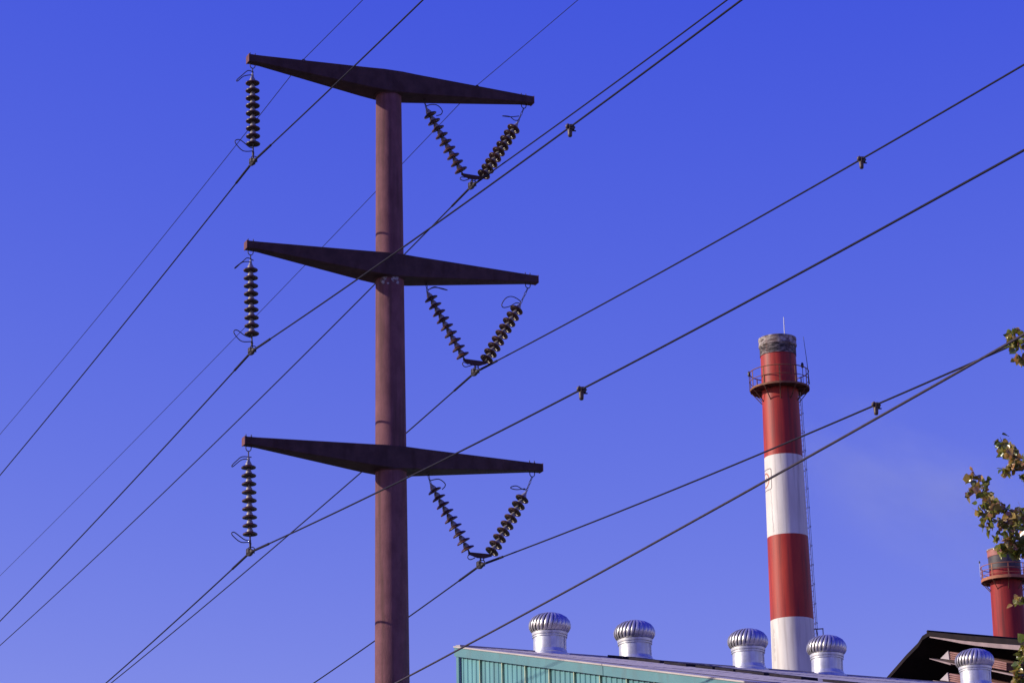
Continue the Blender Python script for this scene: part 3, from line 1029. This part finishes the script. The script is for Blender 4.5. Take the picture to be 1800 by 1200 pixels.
# ladder with safety hoops, on the right edge
def ladder(th, c, rf, a, z0, z1, hoops=1.1):
    d = Vector((math.cos(a), math.sin(a), 0))
    sd = Vector((-d.y, d.x, 0))
    P = lambda z, off, q: c + d * (rf(z) + off) + sd * q + Z * z
    for q in (-0.2, 0.2):
        part('stile', MB().tube([P(z0, 0.11, q), P((z0 + z1) / 2, 0.11, q), P(z1, 0.11, q)], 0.020, 6), M_LADDER, th)
    m = MB()
    z = z0
    while z < z1:
        m.tube([P(z, 0.11, -0.2), P(z, 0.11, 0.2)], 0.012, 5)
        z += 0.3
    o = part('rungs', m, M_LADDER, th)
    o['kind'] = 'stuff'
    z = z0 + 1.0
    while z < z1 - 0.3:
        pts = []
        for k in range(13):
            t = math.pi * k / 12
            pts.append(P(z, 0.11 + 0.17 * math.sin(t), -0.24 * math.cos(t)))
        part('safety_hoop', MB().tube(pts, 0.015, 5), M_RUSTD, th)
        m = MB().tube([P(z - 0.1, 0.0, 0.2), P(z - 0.1, 0.11, 0.2)], 0.015, 5)
        m.tube([P(z - 0.1, 0.0, -0.2), P(z - 0.1, 0.11, -0.2)], 0.015, 5)
        part('standoff', m, M_LADDER, th)
        z += hoops
    for k in (0.5,):
        t = math.pi * k
        part('hoop_bar', MB().tube([P(z0 + 1.0, 0.11 + 0.17 * math.sin(t), -0.24 * math.cos(t)), P(z1 - 0.4, 0.11 + 0.17 * math.sin(t), -0.24 * math.cos(t))], 0.012, 5), M_RUSTD, th)


ladder(th, c, rf, fac + R(112), 2.6, zf - 0.1)
# little landing bracket low on the right
zl = zz(1108)
a = fac + R(84)
d = Vector((math.cos(a), math.sin(a), 0))
sd = Vector((-d.y, d.x, 0))
m = MB()
r1 = rf(zl)
m.tube([c + d * r1 + Z * zl, c + d * (r1 + 0.5) + Z * zl], 0.03, 6)
m.tube([c + d * (r1 + 0.47) + Z * (zl + 0.02), c + d * (r1 + 0.47) + Z * (zl - 0.75)], 0.025, 6)
m.tube([c + d * r1 + Z * (zl - 0.72), c + d * (r1 + 0.48) + Z * (zl - 0.72)], 0.025, 6)
m.tube([c + d * (r1 + 0.1) + Z * zl, c + d * (r1 + 0.22) + Z * (zl - 0.72)], 0.02, 6)
part('cable_bracket', m, M_RUSTD, th)

# painted emblem on the upper white band, round the left side of the shaft
ea = fac - R(73)
ez = zz(846)


def em(x, y, lift=0.004):                                   # metres right / up of the emblem centre
    z = ez + y
    r = rf(z) + lift
    a = ea + x / r
    return c + Vector((math.cos(a) * r, math.sin(a) * r, z))


def stroke(pts, w2, name, mt, lift=0.004, closed=False):
    m = MB()
    vs, fs = [], []
    n_ = len(pts)
    for i, (x, y) in enumerate(pts):
        if closed:
            tx, ty = pts[(i + 1) % n_][0] - pts[i - 1][0], pts[(i + 1) % n_][1] - pts[i - 1][1]
        else:
            tx, ty = pts[min(i + 1, n_ - 1)][0] - pts[max(i - 1, 0)][0], pts[min(i + 1, n_ - 1)][1] - pts[max(i - 1, 0)][1]
        l = math.hypot(tx, ty) or 1
        nx, ny = -ty / l * w2, tx / l * w2
        vs += [em(x + nx, y + ny, lift), em(x - nx, y - ny, lift)]
    for i in range(n_ if closed else n_ - 1):
        j = (i + 1) % n_
        fs.append((2 * i, 2 * i + 1, 2 * j + 1, 2 * j))
    m.add(vs, fs)
    return part(name, m, mt, th)


sq = []
hs_, cr = 0.60, 0.12
for (cx, cy, a0) in ((hs_ - cr, hs_ - cr, 0), (-hs_ + cr, hs_ - cr, 90), (-hs_ + cr, -hs_ + cr, 180), (hs_ - cr, -hs_ + cr, 270)):
    for k in range(7):
        t = R(a0 + 15 * k)
        sq.append((cx + cr * math.cos(t), cy + cr * math.sin(t)))
sq2 = []
for i in range(len(sq)):
    p, q = sq[i], sq[(i + 1) % len(sq)]
    n_ = 8 if math.hypot(p[0] - q[0], p[1] - q[1]) > 0.3 else 1
    sq2 += [(p[0] + (q[0] - p[0]) * k / n_, p[1] + (q[1] - p[1]) * k / n_) for k in range(n_)]
stroke(sq2, 0.028, 'emblem_border', M_MARKG, closed=True)
stroke([(0.40 * math.cos(t), 0.40 * math.sin(t)) for t in [2 * math.pi * k / 36 for k in range(36)]], 0.040, 'emblem_ring', M_MARK, closed=True)
stroke([(-0.14, -0.16), (-0.14, 0.16), (0.0, -0.02), (0.14, 0.16), (0.14, -0.16)], 0.035, 'emblem_glyph', M_MARK)
# thin ragged edge of an old paint patch below the emblem
pts = []
rnd = random.Random(5)
for k in range(24):
    y = -0.66 - k * 0.105
    pts.append((0.50 + 0.012 * k * 0.5 + rnd.uniform(-0.03, 0.03), y))
stroke(pts, 0.016, 'paint_patch_edge', M_LETTER)
# faded vertical lettering on the lower white band
ez = zz(1130)
ea = fac - R(58)
for k, yy in enumerate((0.62, 0.40, 0.10, -0.10, -0.30, -0.52, -0.92)):
    hgt = 0.10 if k < 6 else 0.16
    if k % 3 == 0:
        g_ = [(-0.06, -hgt), (0.0, hgt), (0.06, -hgt)]
    elif k % 3 == 1:
        g_ = [(0.06, hgt), (-0.05, hgt), (-0.05, -hgt), (0.06, -hgt)]
    else:
        g_ = [(-0.05, -hgt), (-0.05, hgt), (0.05, -hgt), (0.05, hgt)]
    stroke([(x, y + yy) for x, y in g_], 0.016, 'faded_letter', M_LETTER)

# second, lower chimney behind the louvred roof
C2Y = 178.0
zref2 = at_depth(1768, 1020, C2Y).z
th, c, zz, rf, fac = chimney((1768, 1020), C2Y, [(1000, 1300, M_RED2), (1300, 1440, M_WHITE), (1440, None, M_RED2)],
                             (1.085, zref2, 0.011), 'red chimney with a blackened top and rusty gallery, half hidden by poplar leaves', None, True)
zt = zz(966)
part('lip_ring', MB().lathe([(1.0, zt - 0.05), (1.03, zt), (1.13, zt), (1.15, zt - 0.03), (1.15, zt - 0.08), (1.125, zt - 0.10), (1.12, zt - 0.52), (1.09, zt - 0.54)], 56, c), M_LIPRED, th)
part('pale_rim', MB().lathe([(1.02, zt + 0.003), (1.155, zt + 0.003), (1.165, zt - 0.03), (1.155, zt - 0.075)], 56, c), M_LIP, th)
part('blackened_neck', MB().lathe([(1.09, zt - 0.5), (1.085, zz(998)), (1.08, zz(1003))], 56, c), M_DARKBAND, th)
zf = zz(1021)
gallery(th, c, zf, rf(zf), 1.66, fac, 0.98, 3, 9, M_RAIL2, M_RUSTD, ph=0.14, kick=0.14)
a = fac + R(-88)
p = c + Vector((math.cos(a), math.sin(a), 0)) * 1.68 + Z * (zf + 0.4)
part('lamp_pole', MB().tube([p, p + Z * 0.95], 0.016, 6), M_LADDER, th)
part('obstruction_lamp', MB().lathe([(0, 0.93), (0.05, 0.95), (0.06, 1.03), (0.03, 1.10), (0, 1.11)], 10, p), M_LAMP, th)
ladder(th, c, rf, fac + R(120), 2.6, zf - 0.1)

# ------------------------------------------------------------------ dark louvred roof at the right
SY = 84.0
ap = at_depth(1632, 1110, SY)


def gp(x, y, off=0.0):                                      # photo point on the gable plane, off = out towards the left
    return on_plane(x, y, ap - E_ * off, E_)


hall = empty('dark_hall', Vector((ap.x, ap.y, 0)) + E_ * 3, 'dark rusty roofed hall with overhanging gable and red louvres at the right edge', 'building')
RL = 16.0
tr = 0.425                                                  # rear slope
tf = 0.295                                                  # front slope
RE, FE = 5.0, 7.5


def H(s, t, z):
    return ap + W_ * s + E_ * t + Z * z


def prism(pts, n):
    m = MB()
    k = len(pts)
    m.add(pts + [p + n for p in pts], [tuple(range(k))[::-1], tuple(range(k, 2 * k))] + [(i, (i + 1) % k, (i + 1) % k + k, i + k) for i in range(k)])
    return m


# roof slabs: rear slope dips a little just behind the apex as in the photograph
rear = [(0.0, 0.0), (-0.35, -0.06), (-0.62, -0.24), (-1.3, -0.50), (-2.55, -1.06), (-RE, -RE * tr)]
for i in range(len(rear) - 1):
    (s0, z0), (s1, z1) = rear[i], rear[i + 1]
    part('roof_panel', prism([H(s0, 0, z0), H(s1, 0, z1), H(s1, 0, z1 - 0.13), H(s0, 0, z0 - 0.13)], E_ * RL), M_SHED, hall)
front = [(0.0, 0.0), (1.6, -1.6 * tf * 0.92), (3.4, -3.4 * tf * 0.95), (FE, -FE * tf)]
for i in range(len(front) - 1):
    (s0, z0), (s1, z1) = front[i], front[i + 1]
    part('roof_panel', prism([H(s0, 0.003, z0), H(s1, 0.003, z1), H(s1, 0.003, z1 - 0.13), H(s0, 0.003, z0 - 0.13)], E_ * RL), M_SHED, hall)
part('ridge_cap', MB().tube([H(0, -0.04, 0.01), H(0, RL, 0.01)], 0.05, 8), M_SHED, hall)
# dark upper edge board and pale tapering trim under it
o_ = 0.05
pt = [gp(1631, 1109, o_), gp(1700, 1123, o_), gp(1800, 1131, o_), gp(1900, 1140, o_), gp(1900, 1149, o_), gp(1800, 1133, o_), gp(1700, 1125, o_), gp(1632, 1118, o_)]
EDGE = [(1632, 1109.5, 1117.5), (1668, 1113, 1121.5), (1710, 1117, 1126.5), (1750, 1120, 1129.5), (1800, 1124, 1133), (1900, 1132, 1142)]
TRIM = [(1634, 1118, 1119.6), (1668, 1122, 1125.8), (1690, 1125, 1130.2), (1715, 1127.5, 1134), (1750, 1130.3, 1138), (1800, 1134, 1142.5), (1900, 1143, 1154)]


def ribbon(name, tab, off, mt, thick=0.05):
    for i in range(len(tab) - 1):
        (x0, a0, b0), (x1, a1, b1) = tab[i], tab[i + 1]
        part(name, prism([gp(x0, a0, off), gp(x1, a1, off), gp(x1, b1, off), gp(x0, b0, off)], E_ * thick), mt, hall)


ribbon('edge_board', EDGE, 0.06, M_SHED)
ribbon('trim_board', TRIM, 0.09, M_FASC)
# recessed gable wall and side walls down to the ground
rec = 2.6
gz = -ap.z + CAM_Z * 0
wall = [H(-4.4, rec, -4.4 * tr - 0.14), H(0, rec, -0.16), H(6.9, rec, -6.9 * tf - 0.16)]
g0 = [Vector((p.x, p.y, 0)) for p in wall]
part('gable_wall', prism([wall[0], wall[1], wall[2], g0[2], g0[0]], E_ * 0.2), M_SHEDW, hall)
for s, t_ in ((-4.4, tr), (6.9, tf)):
    top = -abs(s) * t_ - 0.16
    p = [H(s, rec + 0.2, top), H(s, RL - 0.3, top)]
    part('side_wall', prism([p[0], p[1], Vector((p[1].x, p[1].y, 0)), Vector((p[0].x, p[0].y, 0))], W_ * (0.18 if s < 0 else -0.18)), M_SHEDW, hall)
# posts carrying the overhang
for s in (-4.2, 6.7):
    p = H(s, 0.25, 0)
    zt_ = ap.z - abs(s) * (tr if s < 0 else tf) - 0.15
    part('post', MB().box(Vector((p.x, p.y, zt_ / 2)), (0.12, 0.12, zt_ / 2), (W_, E_, Z)), M_SHEDW, hall)


# ledges and louvre boxes stepping down the gable
def ledge(x0, y0, x1, y1, off, th_=2.6):
    part('ledge', prism([gp(x0, y0, off), gp(x1, y1, off), gp(x1, y1 + th_ * 1.5, off), gp(x0, y0 + th_ * 0.5, off)], E_ * (off + rec)), M_FASC if th_ > 2 else M_SHED, hall)


def louvre(x0, x1, ytl, ytr, h, off, cheek=True, nsl=4):
    dark = prism([gp(x0 + 0.4, ytl + 0.4, off - 0.09), gp(x1 - 0.4, ytr + 0.4, off - 0.09), gp(x1 - 0.4, ytr + h, off - 0.09), gp(x0 + 0.4, ytl + h, off - 0.09)], E_ * 1.2)
    b = part('louvre_box', dark, M_LOUV, hall)
    for k in range(nsl):
        y0a, y1a = ytl + h * k / nsl, ytl + h * (k + 0.78) / nsl
        y0b, y1b = ytr + h * k / nsl, ytr + h * (k + 0.78) / nsl
        part('slat', prism([gp(x0, y0a, off - 0.05), gp(x1, y0b, off - 0.05), gp(x1, y1b, off), gp(x0, y1a, off)], E_ * 0.03), M_LOUV, b)
    if cheek:
        part('cheek', prism([gp(x0 - 1.5, ytl - 1, off + 0.02), gp(x0 + 0.5, ytl + h, off + 0.02), gp(x0 - 15, ytl + h - 2.0, off + 0.02)], E_ * 0.05), M_LWHITE, b)


OUT = -0.12
louvre(1668, 1769, 1144.0, 1163.5, 14.5, OUT)
ledge(1634, 1156.2, 1671, 1164.5, OUT + 0.04, 2.4)
ledge(1671, 1164.5, 1740, 1176.5, OUT + 0.03, 2.4)
ledge(1740, 1176.5, 1860, 1199.5, OUT + 0.04, 3.4)
louvre(1667, 1769, 1182.0, 1203.0, 14.5, OUT)
ledge(1640, 1195.0, 1760, 1214, OUT + 0.04, 2.6)

# ------------------------------------------------------------------ poplar at the right edge
TY = 22.0
tx = at_depth(2150, 900, TY).x
tree = empty('poplar_tree', Vector((tx, TY + 0.6, 0)), 'poplar with green and bronze leaves reaching in from the right edge', 'tree')
tb = Vector((tx, TY + 0.6, 0))
trunk_pts = [tb, tb + Vector((0.05, 0, 2.0)), tb + Vector((-0.03, 0.05, 4.2)), tb + Vector((0.08, 0.0, 6.4)), tb + Vector((0.02, -0.05, 8.6)), tb + Vector((0.1, 0, 10.6)), tb + Vector((0.06, 0.02, 12.4))]
part('trunk', MB().tube(smooth_pts(trunk_pts, 4), [0.20 - 0.18 * k / 24 for k in range(25)], 14), M_BARK, tree)

# pointed poplar leaf, gently folded, with stalk
lf = MB()
ol = [(0, 0.0), (0.34, 0.10), (0.50, 0.32), (0.42, 0.55), (0.22, 0.80), (0, 1.02)]
S_ = 0.076
vs = [Vector((0, -0.55 * S_, 0.01))]
mid = [Vector((0, y * S_, -0.06 * S_ * math.sin(y * 3))) for (_, y) in ol]
lft = [Vector((-x * S_, y * S_, (0.35 * x - 0.12 * y * y) * S_)) for (x, y) in ol]
rgt = [Vector((x * S_, y * S_, (0.35 * x - 0.12 * y * y) * S_)) for (x, y) in ol]
vs2, fs2 = [], []
for i in range(6):
    vs2 += [lft[i], mid[i], rgt[i]]
for i in range(5):
    fs2 += [(3 * i, 3 * i + 1, 3 * i + 4, 3 * i + 3), (3 * i + 1, 3 * i + 2, 3 * i + 5, 3 * i + 4)]
lf.add(vs2, fs2, True)
lf.tube([Vector((0, -0.6 * S_, 0.012)), Vector((0, -0.25 * S_, 0.002)), Vector((0, 0.05 * S_, 0))], 0.0011, 4)
leaf_me = lf.mesh('leaf')
leaf_me.materials.append(M_LEAF)


def leaf_matrix(p, s, rnd):
    # leaves hang: tip generally down and outward
    yv = Vector((rnd.gauss(0, 0.75), rnd.gauss(0, 0.6), -0.55 + rnd.gauss(0, 0.55))).normalized()
    q = Vector((rnd.gauss(0, 1), rnd.gauss(0, 1), rnd.gauss(0.3, 0.7)))
    zv = (q - yv * q.dot(yv)).normalized()
    return frame(p, yv.cross(zv), yv, zv) @ Matrix.Diagonal((s * rnd.uniform(0.85, 1.1), s, s, 1))


# twigs: photo-space polylines, leaf count, spread (px), depth offset
TW = [([(1900, 640), (1840, 600), (1795, 602), (1778, 596), (1784, 576)], 20, 9, 0.0),
      ([(1830, 608), (1800, 622), (1793, 640)], 9, 7, 0.1),
      ([(1930, 860), (1850, 828), (1800, 812), (1772, 795), (1758, 768)], 24, 9, -0.1),
      ([(1800, 812), (1782, 818), (1760, 826)], 14, 8, -0.1),
      ([(1815, 822), (1800, 832), (1796, 846)], 8, 7, 0.05),
      ([(1772, 795), (1777, 776)], 3, 4, -0.1),
      ([(1920, 990), (1840, 945), (1790, 905), (1752, 885), (1726, 866), (1706, 830)], 26, 7, -0.2),
      ([(1712, 850), (1704, 862), (1702, 874)], 4, 4, -0.2),
      ([(1752, 885), (1728, 890), (1720, 896)], 12, 8, -0.2),
      ([(1752, 885), (1738, 910), (1733, 925)], 13, 8, -0.25),
      ([(1790, 905), (1766, 915), (1752, 945)], 18, 9, -0.2),
      ([(1830, 945), (1795, 930), (1775, 945), (1766, 966)], 24, 11, -0.15),
      ([(1820, 950), (1798, 960), (1786, 972)], 20, 10, -0.1),
      ([(1815, 930), (1795, 912), (1785, 898)], 22, 10, 0.0),
      ([(1726, 866), (1731, 850), (1728, 838)], 5, 5, -0.2),
      ([(1830, 900), (1800, 905), (1782, 925)], 26, 12, 0.2),
      ([(1900, 1080), (1830, 1056), (1798, 1050), (1782, 1058)], 7, 6, 0.0),
      ([(1920, 1170), (1840, 1130), (1800, 1135), (1796, 1160), (1790, 1182)], 14, 5, 0.0),
      ([(1900, 1220), (1830, 1180), (1798, 1182), (1786, 1205)], 15, 6, 0.1),
      ([(1820, 1128), (1804, 1124), (1799, 1138)], 5, 4, 0.0)]
rnd = random.Random(21)
nleaf = 0
long_limbs = []
fill = MB()
for (px, nl, sp, dy) in TW:
    pts = [at_depth(x, y, TY + dy + 0.05 * i) for i, (x, y) in enumerate(px)]
    # carry main limbs back to the trunk
    if px[0][0] >= 1880:
        zt_ = max(2.0, min(11.0, pts[0].z - 1.1))
        tp = tb + Vector((0.03, 0, zt_))
        lead = [tp, tp.lerp(pts[0], 0.5) + Vector((0, 0, -0.12))]
        full = lead + pts
        long_limbs.append(smooth_pts(full, 4)[3:])
    else:
        full = pts
    sm = smooth_pts(full, 4)
    r0 = 0.022 if len(full) > len(pts) else 0.005
    rr = [max(0.0022, r0 * (1 - k / len(sm)) ** 1.4) for k in range(len(sm))]
    br = part('branch', MB().tube(sm, rr, 6), M_TWIG, tree)
    spt = smooth_pts(pts, 6)
    for k in range(nl):
        u = (k + rnd.random()) / nl
        base = spt[min(len(spt) - 1, int((0.52 + 0.48 * u if len(px) > 3 else u) * (len(spt) - 1)))]
        off = Vector((rnd.gauss(0, 1), rnd.gauss(0, 1.2), rnd.gauss(-0.2, 0.9))) * (sp / 205.0 * 0.62)
        s = rnd.uniform(0.6, 1.1)
        lo = bpy.data.objects.new('leaf', leaf_me)
        COL.objects.link(lo)
        lo.parent = br
        lo.matrix_basis = Matrix.Translation(-ORIGIN[br.name]) @ leaf_matrix(base + off, s, rnd)
        nleaf += 1
    for k in range(int(nl * 2.4)):                          # small leaves between the large ones
        base = spt[min(len(spt) - 1, int((0.5 + 0.5 * rnd.random() if len(px) > 3 else rnd.random()) * (len(spt) - 1)))]
        off = Vector((rnd.gauss(0, 1), rnd.gauss(0, 1.4), rnd.gauss(-0.1, 0.9))) * (sp / 205.0 * 0.62)
        mtx = leaf_matrix(base + off, rnd.uniform(0.42, 0.85), rnd)
        fill.add([mtx @ p for p in lf.v[:18]], lf.f[:10], True)

o = part('small_leaves', fill, M_LEAF, tree)
o['kind'] = 'stuff'

# rest of the crown, beyond the frame: limbs and one mass of the same leaves
crown = MB()
limb_ends = []
for k in range(26):
    z0 = 2.6 + k * 0.37
    a = k * 2.4
    if abs(math.sin(a)) < 0.2: a += 0.5
    dirv = Vector((abs(math.cos(a)) * 0.9 + 0.15, math.sin(a), 0))
    L = 2.1 - 0.055 * k
    p0 = tb + Z * z0
    p1 = p0 + dirv * L * 0.5 + Z * 0.5
    p2 = p0 + dirv * L + Z * 1.3
    part('limb', MB().tube(smooth_pts([p0, p1, p2], 4), [0.04 * (1 - q / 9.5) + 0.004 for q in range(9)], 6), M_BARK, tree)
    limb_ends.append((p0, p1, p2))
vl = [p.copy() for p in lf.v]
twg = MB()
edge_x = at_depth(1850, 900, TY).x


def leafy(p0, p1, n, spread):
    for q in range(n):
        b_ = p0.lerp(p1, rnd.uniform(0.15, 1.05)) + Vector((rnd.gauss(0, spread), rnd.gauss(0, spread), rnd.gauss(-0.02, spread)))
        if b_.x < edge_x: continue
        mtx = leaf_matrix(b_, rnd.uniform(0.7, 1.15), rnd)
        crown.add([mtx @ p for p in vl[:18]], [f for f in lf.f[:10]], True)


for (p0, p1, p2) in limb_ends:
    for q in range(13):
        t = rnd.uniform(0.3, 1.0)
        b_ = p0.lerp(p1, t * 2) if t < 0.5 else p1.lerp(p2, t * 2 - 1)
        e_ = b_ + Vector((rnd.gauss(0, 0.28), rnd.gauss(0, 0.32), rnd.uniform(0.1, 0.6)))
        twg.tube([b_, b_.lerp(e_, 0.5) + Vector((0, 0, 0.04)), e_], [0.007, 0.005, 0.0025], 5)
        leafy(b_, e_, 26, 0.075)
    leafy(p1, p2, 30, 0.10)
for pts_ in long_limbs:                                     # leaves along the long limbs on their way into the picture
    for i in range(len(pts_) - 1):
        leafy(pts_[i], pts_[i + 1], 9, 0.08)
o = part('crown_twigs', twg, M_TWIG, tree)
o['kind'] = 'stuff'
o = part('crown', crown, M_LEAF, tree)
o['kind'] = 'stuff'
# ------------------------------------------------------------------ thin smoke drifting off the chimneys
def smoke_mat():
    m = bpy.data.materials.new('thin_smoke')
    m.use_nodes = True
    t = m.node_tree
    t.nodes.clear()
    out = t.nodes.new('ShaderNodeOutputMaterial')
    vol = t.nodes.new('ShaderNodeVolumePrincipled')
    vol.inputs['Color'].default_value = (0.82, 0.90, 1.0, 1)
    tc = t.nodes.new('ShaderNodeTexCoord')
    ln = t.nodes.new('ShaderNodeVectorMath')
    ln.operation = 'LENGTH'
    t.links.new(tc.outputs['Object'], ln.inputs[0])
    fall = t.nodes.new('ShaderNodeMapRange')
    fall.interpolation_type = 'SMOOTHSTEP'
    fall.inputs[1].default_value = 0.95
    fall.inputs[2].default_value = 0.1
    fall.inputs[3].default_value = 0.0
    fall.inputs[4].default_value = 1.0
    t.links.new(ln.outputs['Value'], fall.inputs[0])
    no = t.nodes.new('ShaderNodeTexNoise')
    no.inputs['Scale'].default_value = 2.0
    no.inputs['Detail'].default_value = 3
    t.links.new(tc.outputs['Object'], no.inputs['Vector'])
    mr = t.nodes.new('ShaderNodeMapRange')
    mr.inputs[1].default_value = 0.38
    mr.inputs[2].default_value = 0.75
    t.links.new(no.outputs[0], mr.inputs[0])
    mu = t.nodes.new('ShaderNodeMath')
    mu.operation = 'MULTIPLY'
    t.links.new(fall.outputs[0], mu.inputs[0])
    t.links.new(mr.outputs[0], mu.inputs[1])
    m2 = t.nodes.new('ShaderNodeMath')
    m2.operation = 'MULTIPLY'
    m2.inputs[1].default_value = SMOKE
    t.links.new(mu.outputs[0], m2.inputs[0])
    t.links.new(m2.outputs[0], vol.inputs['Density'])
    t.links.new(vol.outputs[0], out.inputs['Volume'])
    return m


SMOKE = 0.085
sp_ = MB()
nu, nv = 20, 12
vs = [Vector((0, 0, 1))]
for j in range(1, nv):
    for i in range(nu):
        a, b = 2 * math.pi * i / nu, math.pi * j / nv
        vs.append(Vector((math.sin(b) * math.cos(a), math.sin(b) * math.sin(a), math.cos(b))))
vs.append(Vector((0, 0, -1)))
fs = [(0, 1 + i, 1 + (i + 1) % nu) for i in range(nu)]
for j in range(nv - 2):
    for i in range(nu):
        fs.append((1 + j * nu + i, 1 + (j + 1) * nu + i, 1 + (j + 1) * nu + (i + 1) % nu, 1 + j * nu + (i + 1) % nu))
L_ = len(vs) - 1
fs += [(L_, L_ - nu + (i + 1) % nu, L_ - nu + i) for i in range(nu)]
me = sp_.add(vs, fs, True).mesh('smoke')
me.materials.append(smoke_mat())
o = bpy.data.objects.new('smoke', me)
COL.objects.link(o)
pc = at_depth(1625, 865, 190)
o.matrix_basis = Matrix.Translation(pc) @ Matrix.Rotation(R(28), 4, 'Y') @ Matrix.Diagonal((16.0, 7.0, 7.0, 1))
tag(o, 'faint pale smoke drifting between the two chimneys', 'smoke', kind='stuff')
print('leaves', nleaf, 'objects', len(bpy.data.objects))
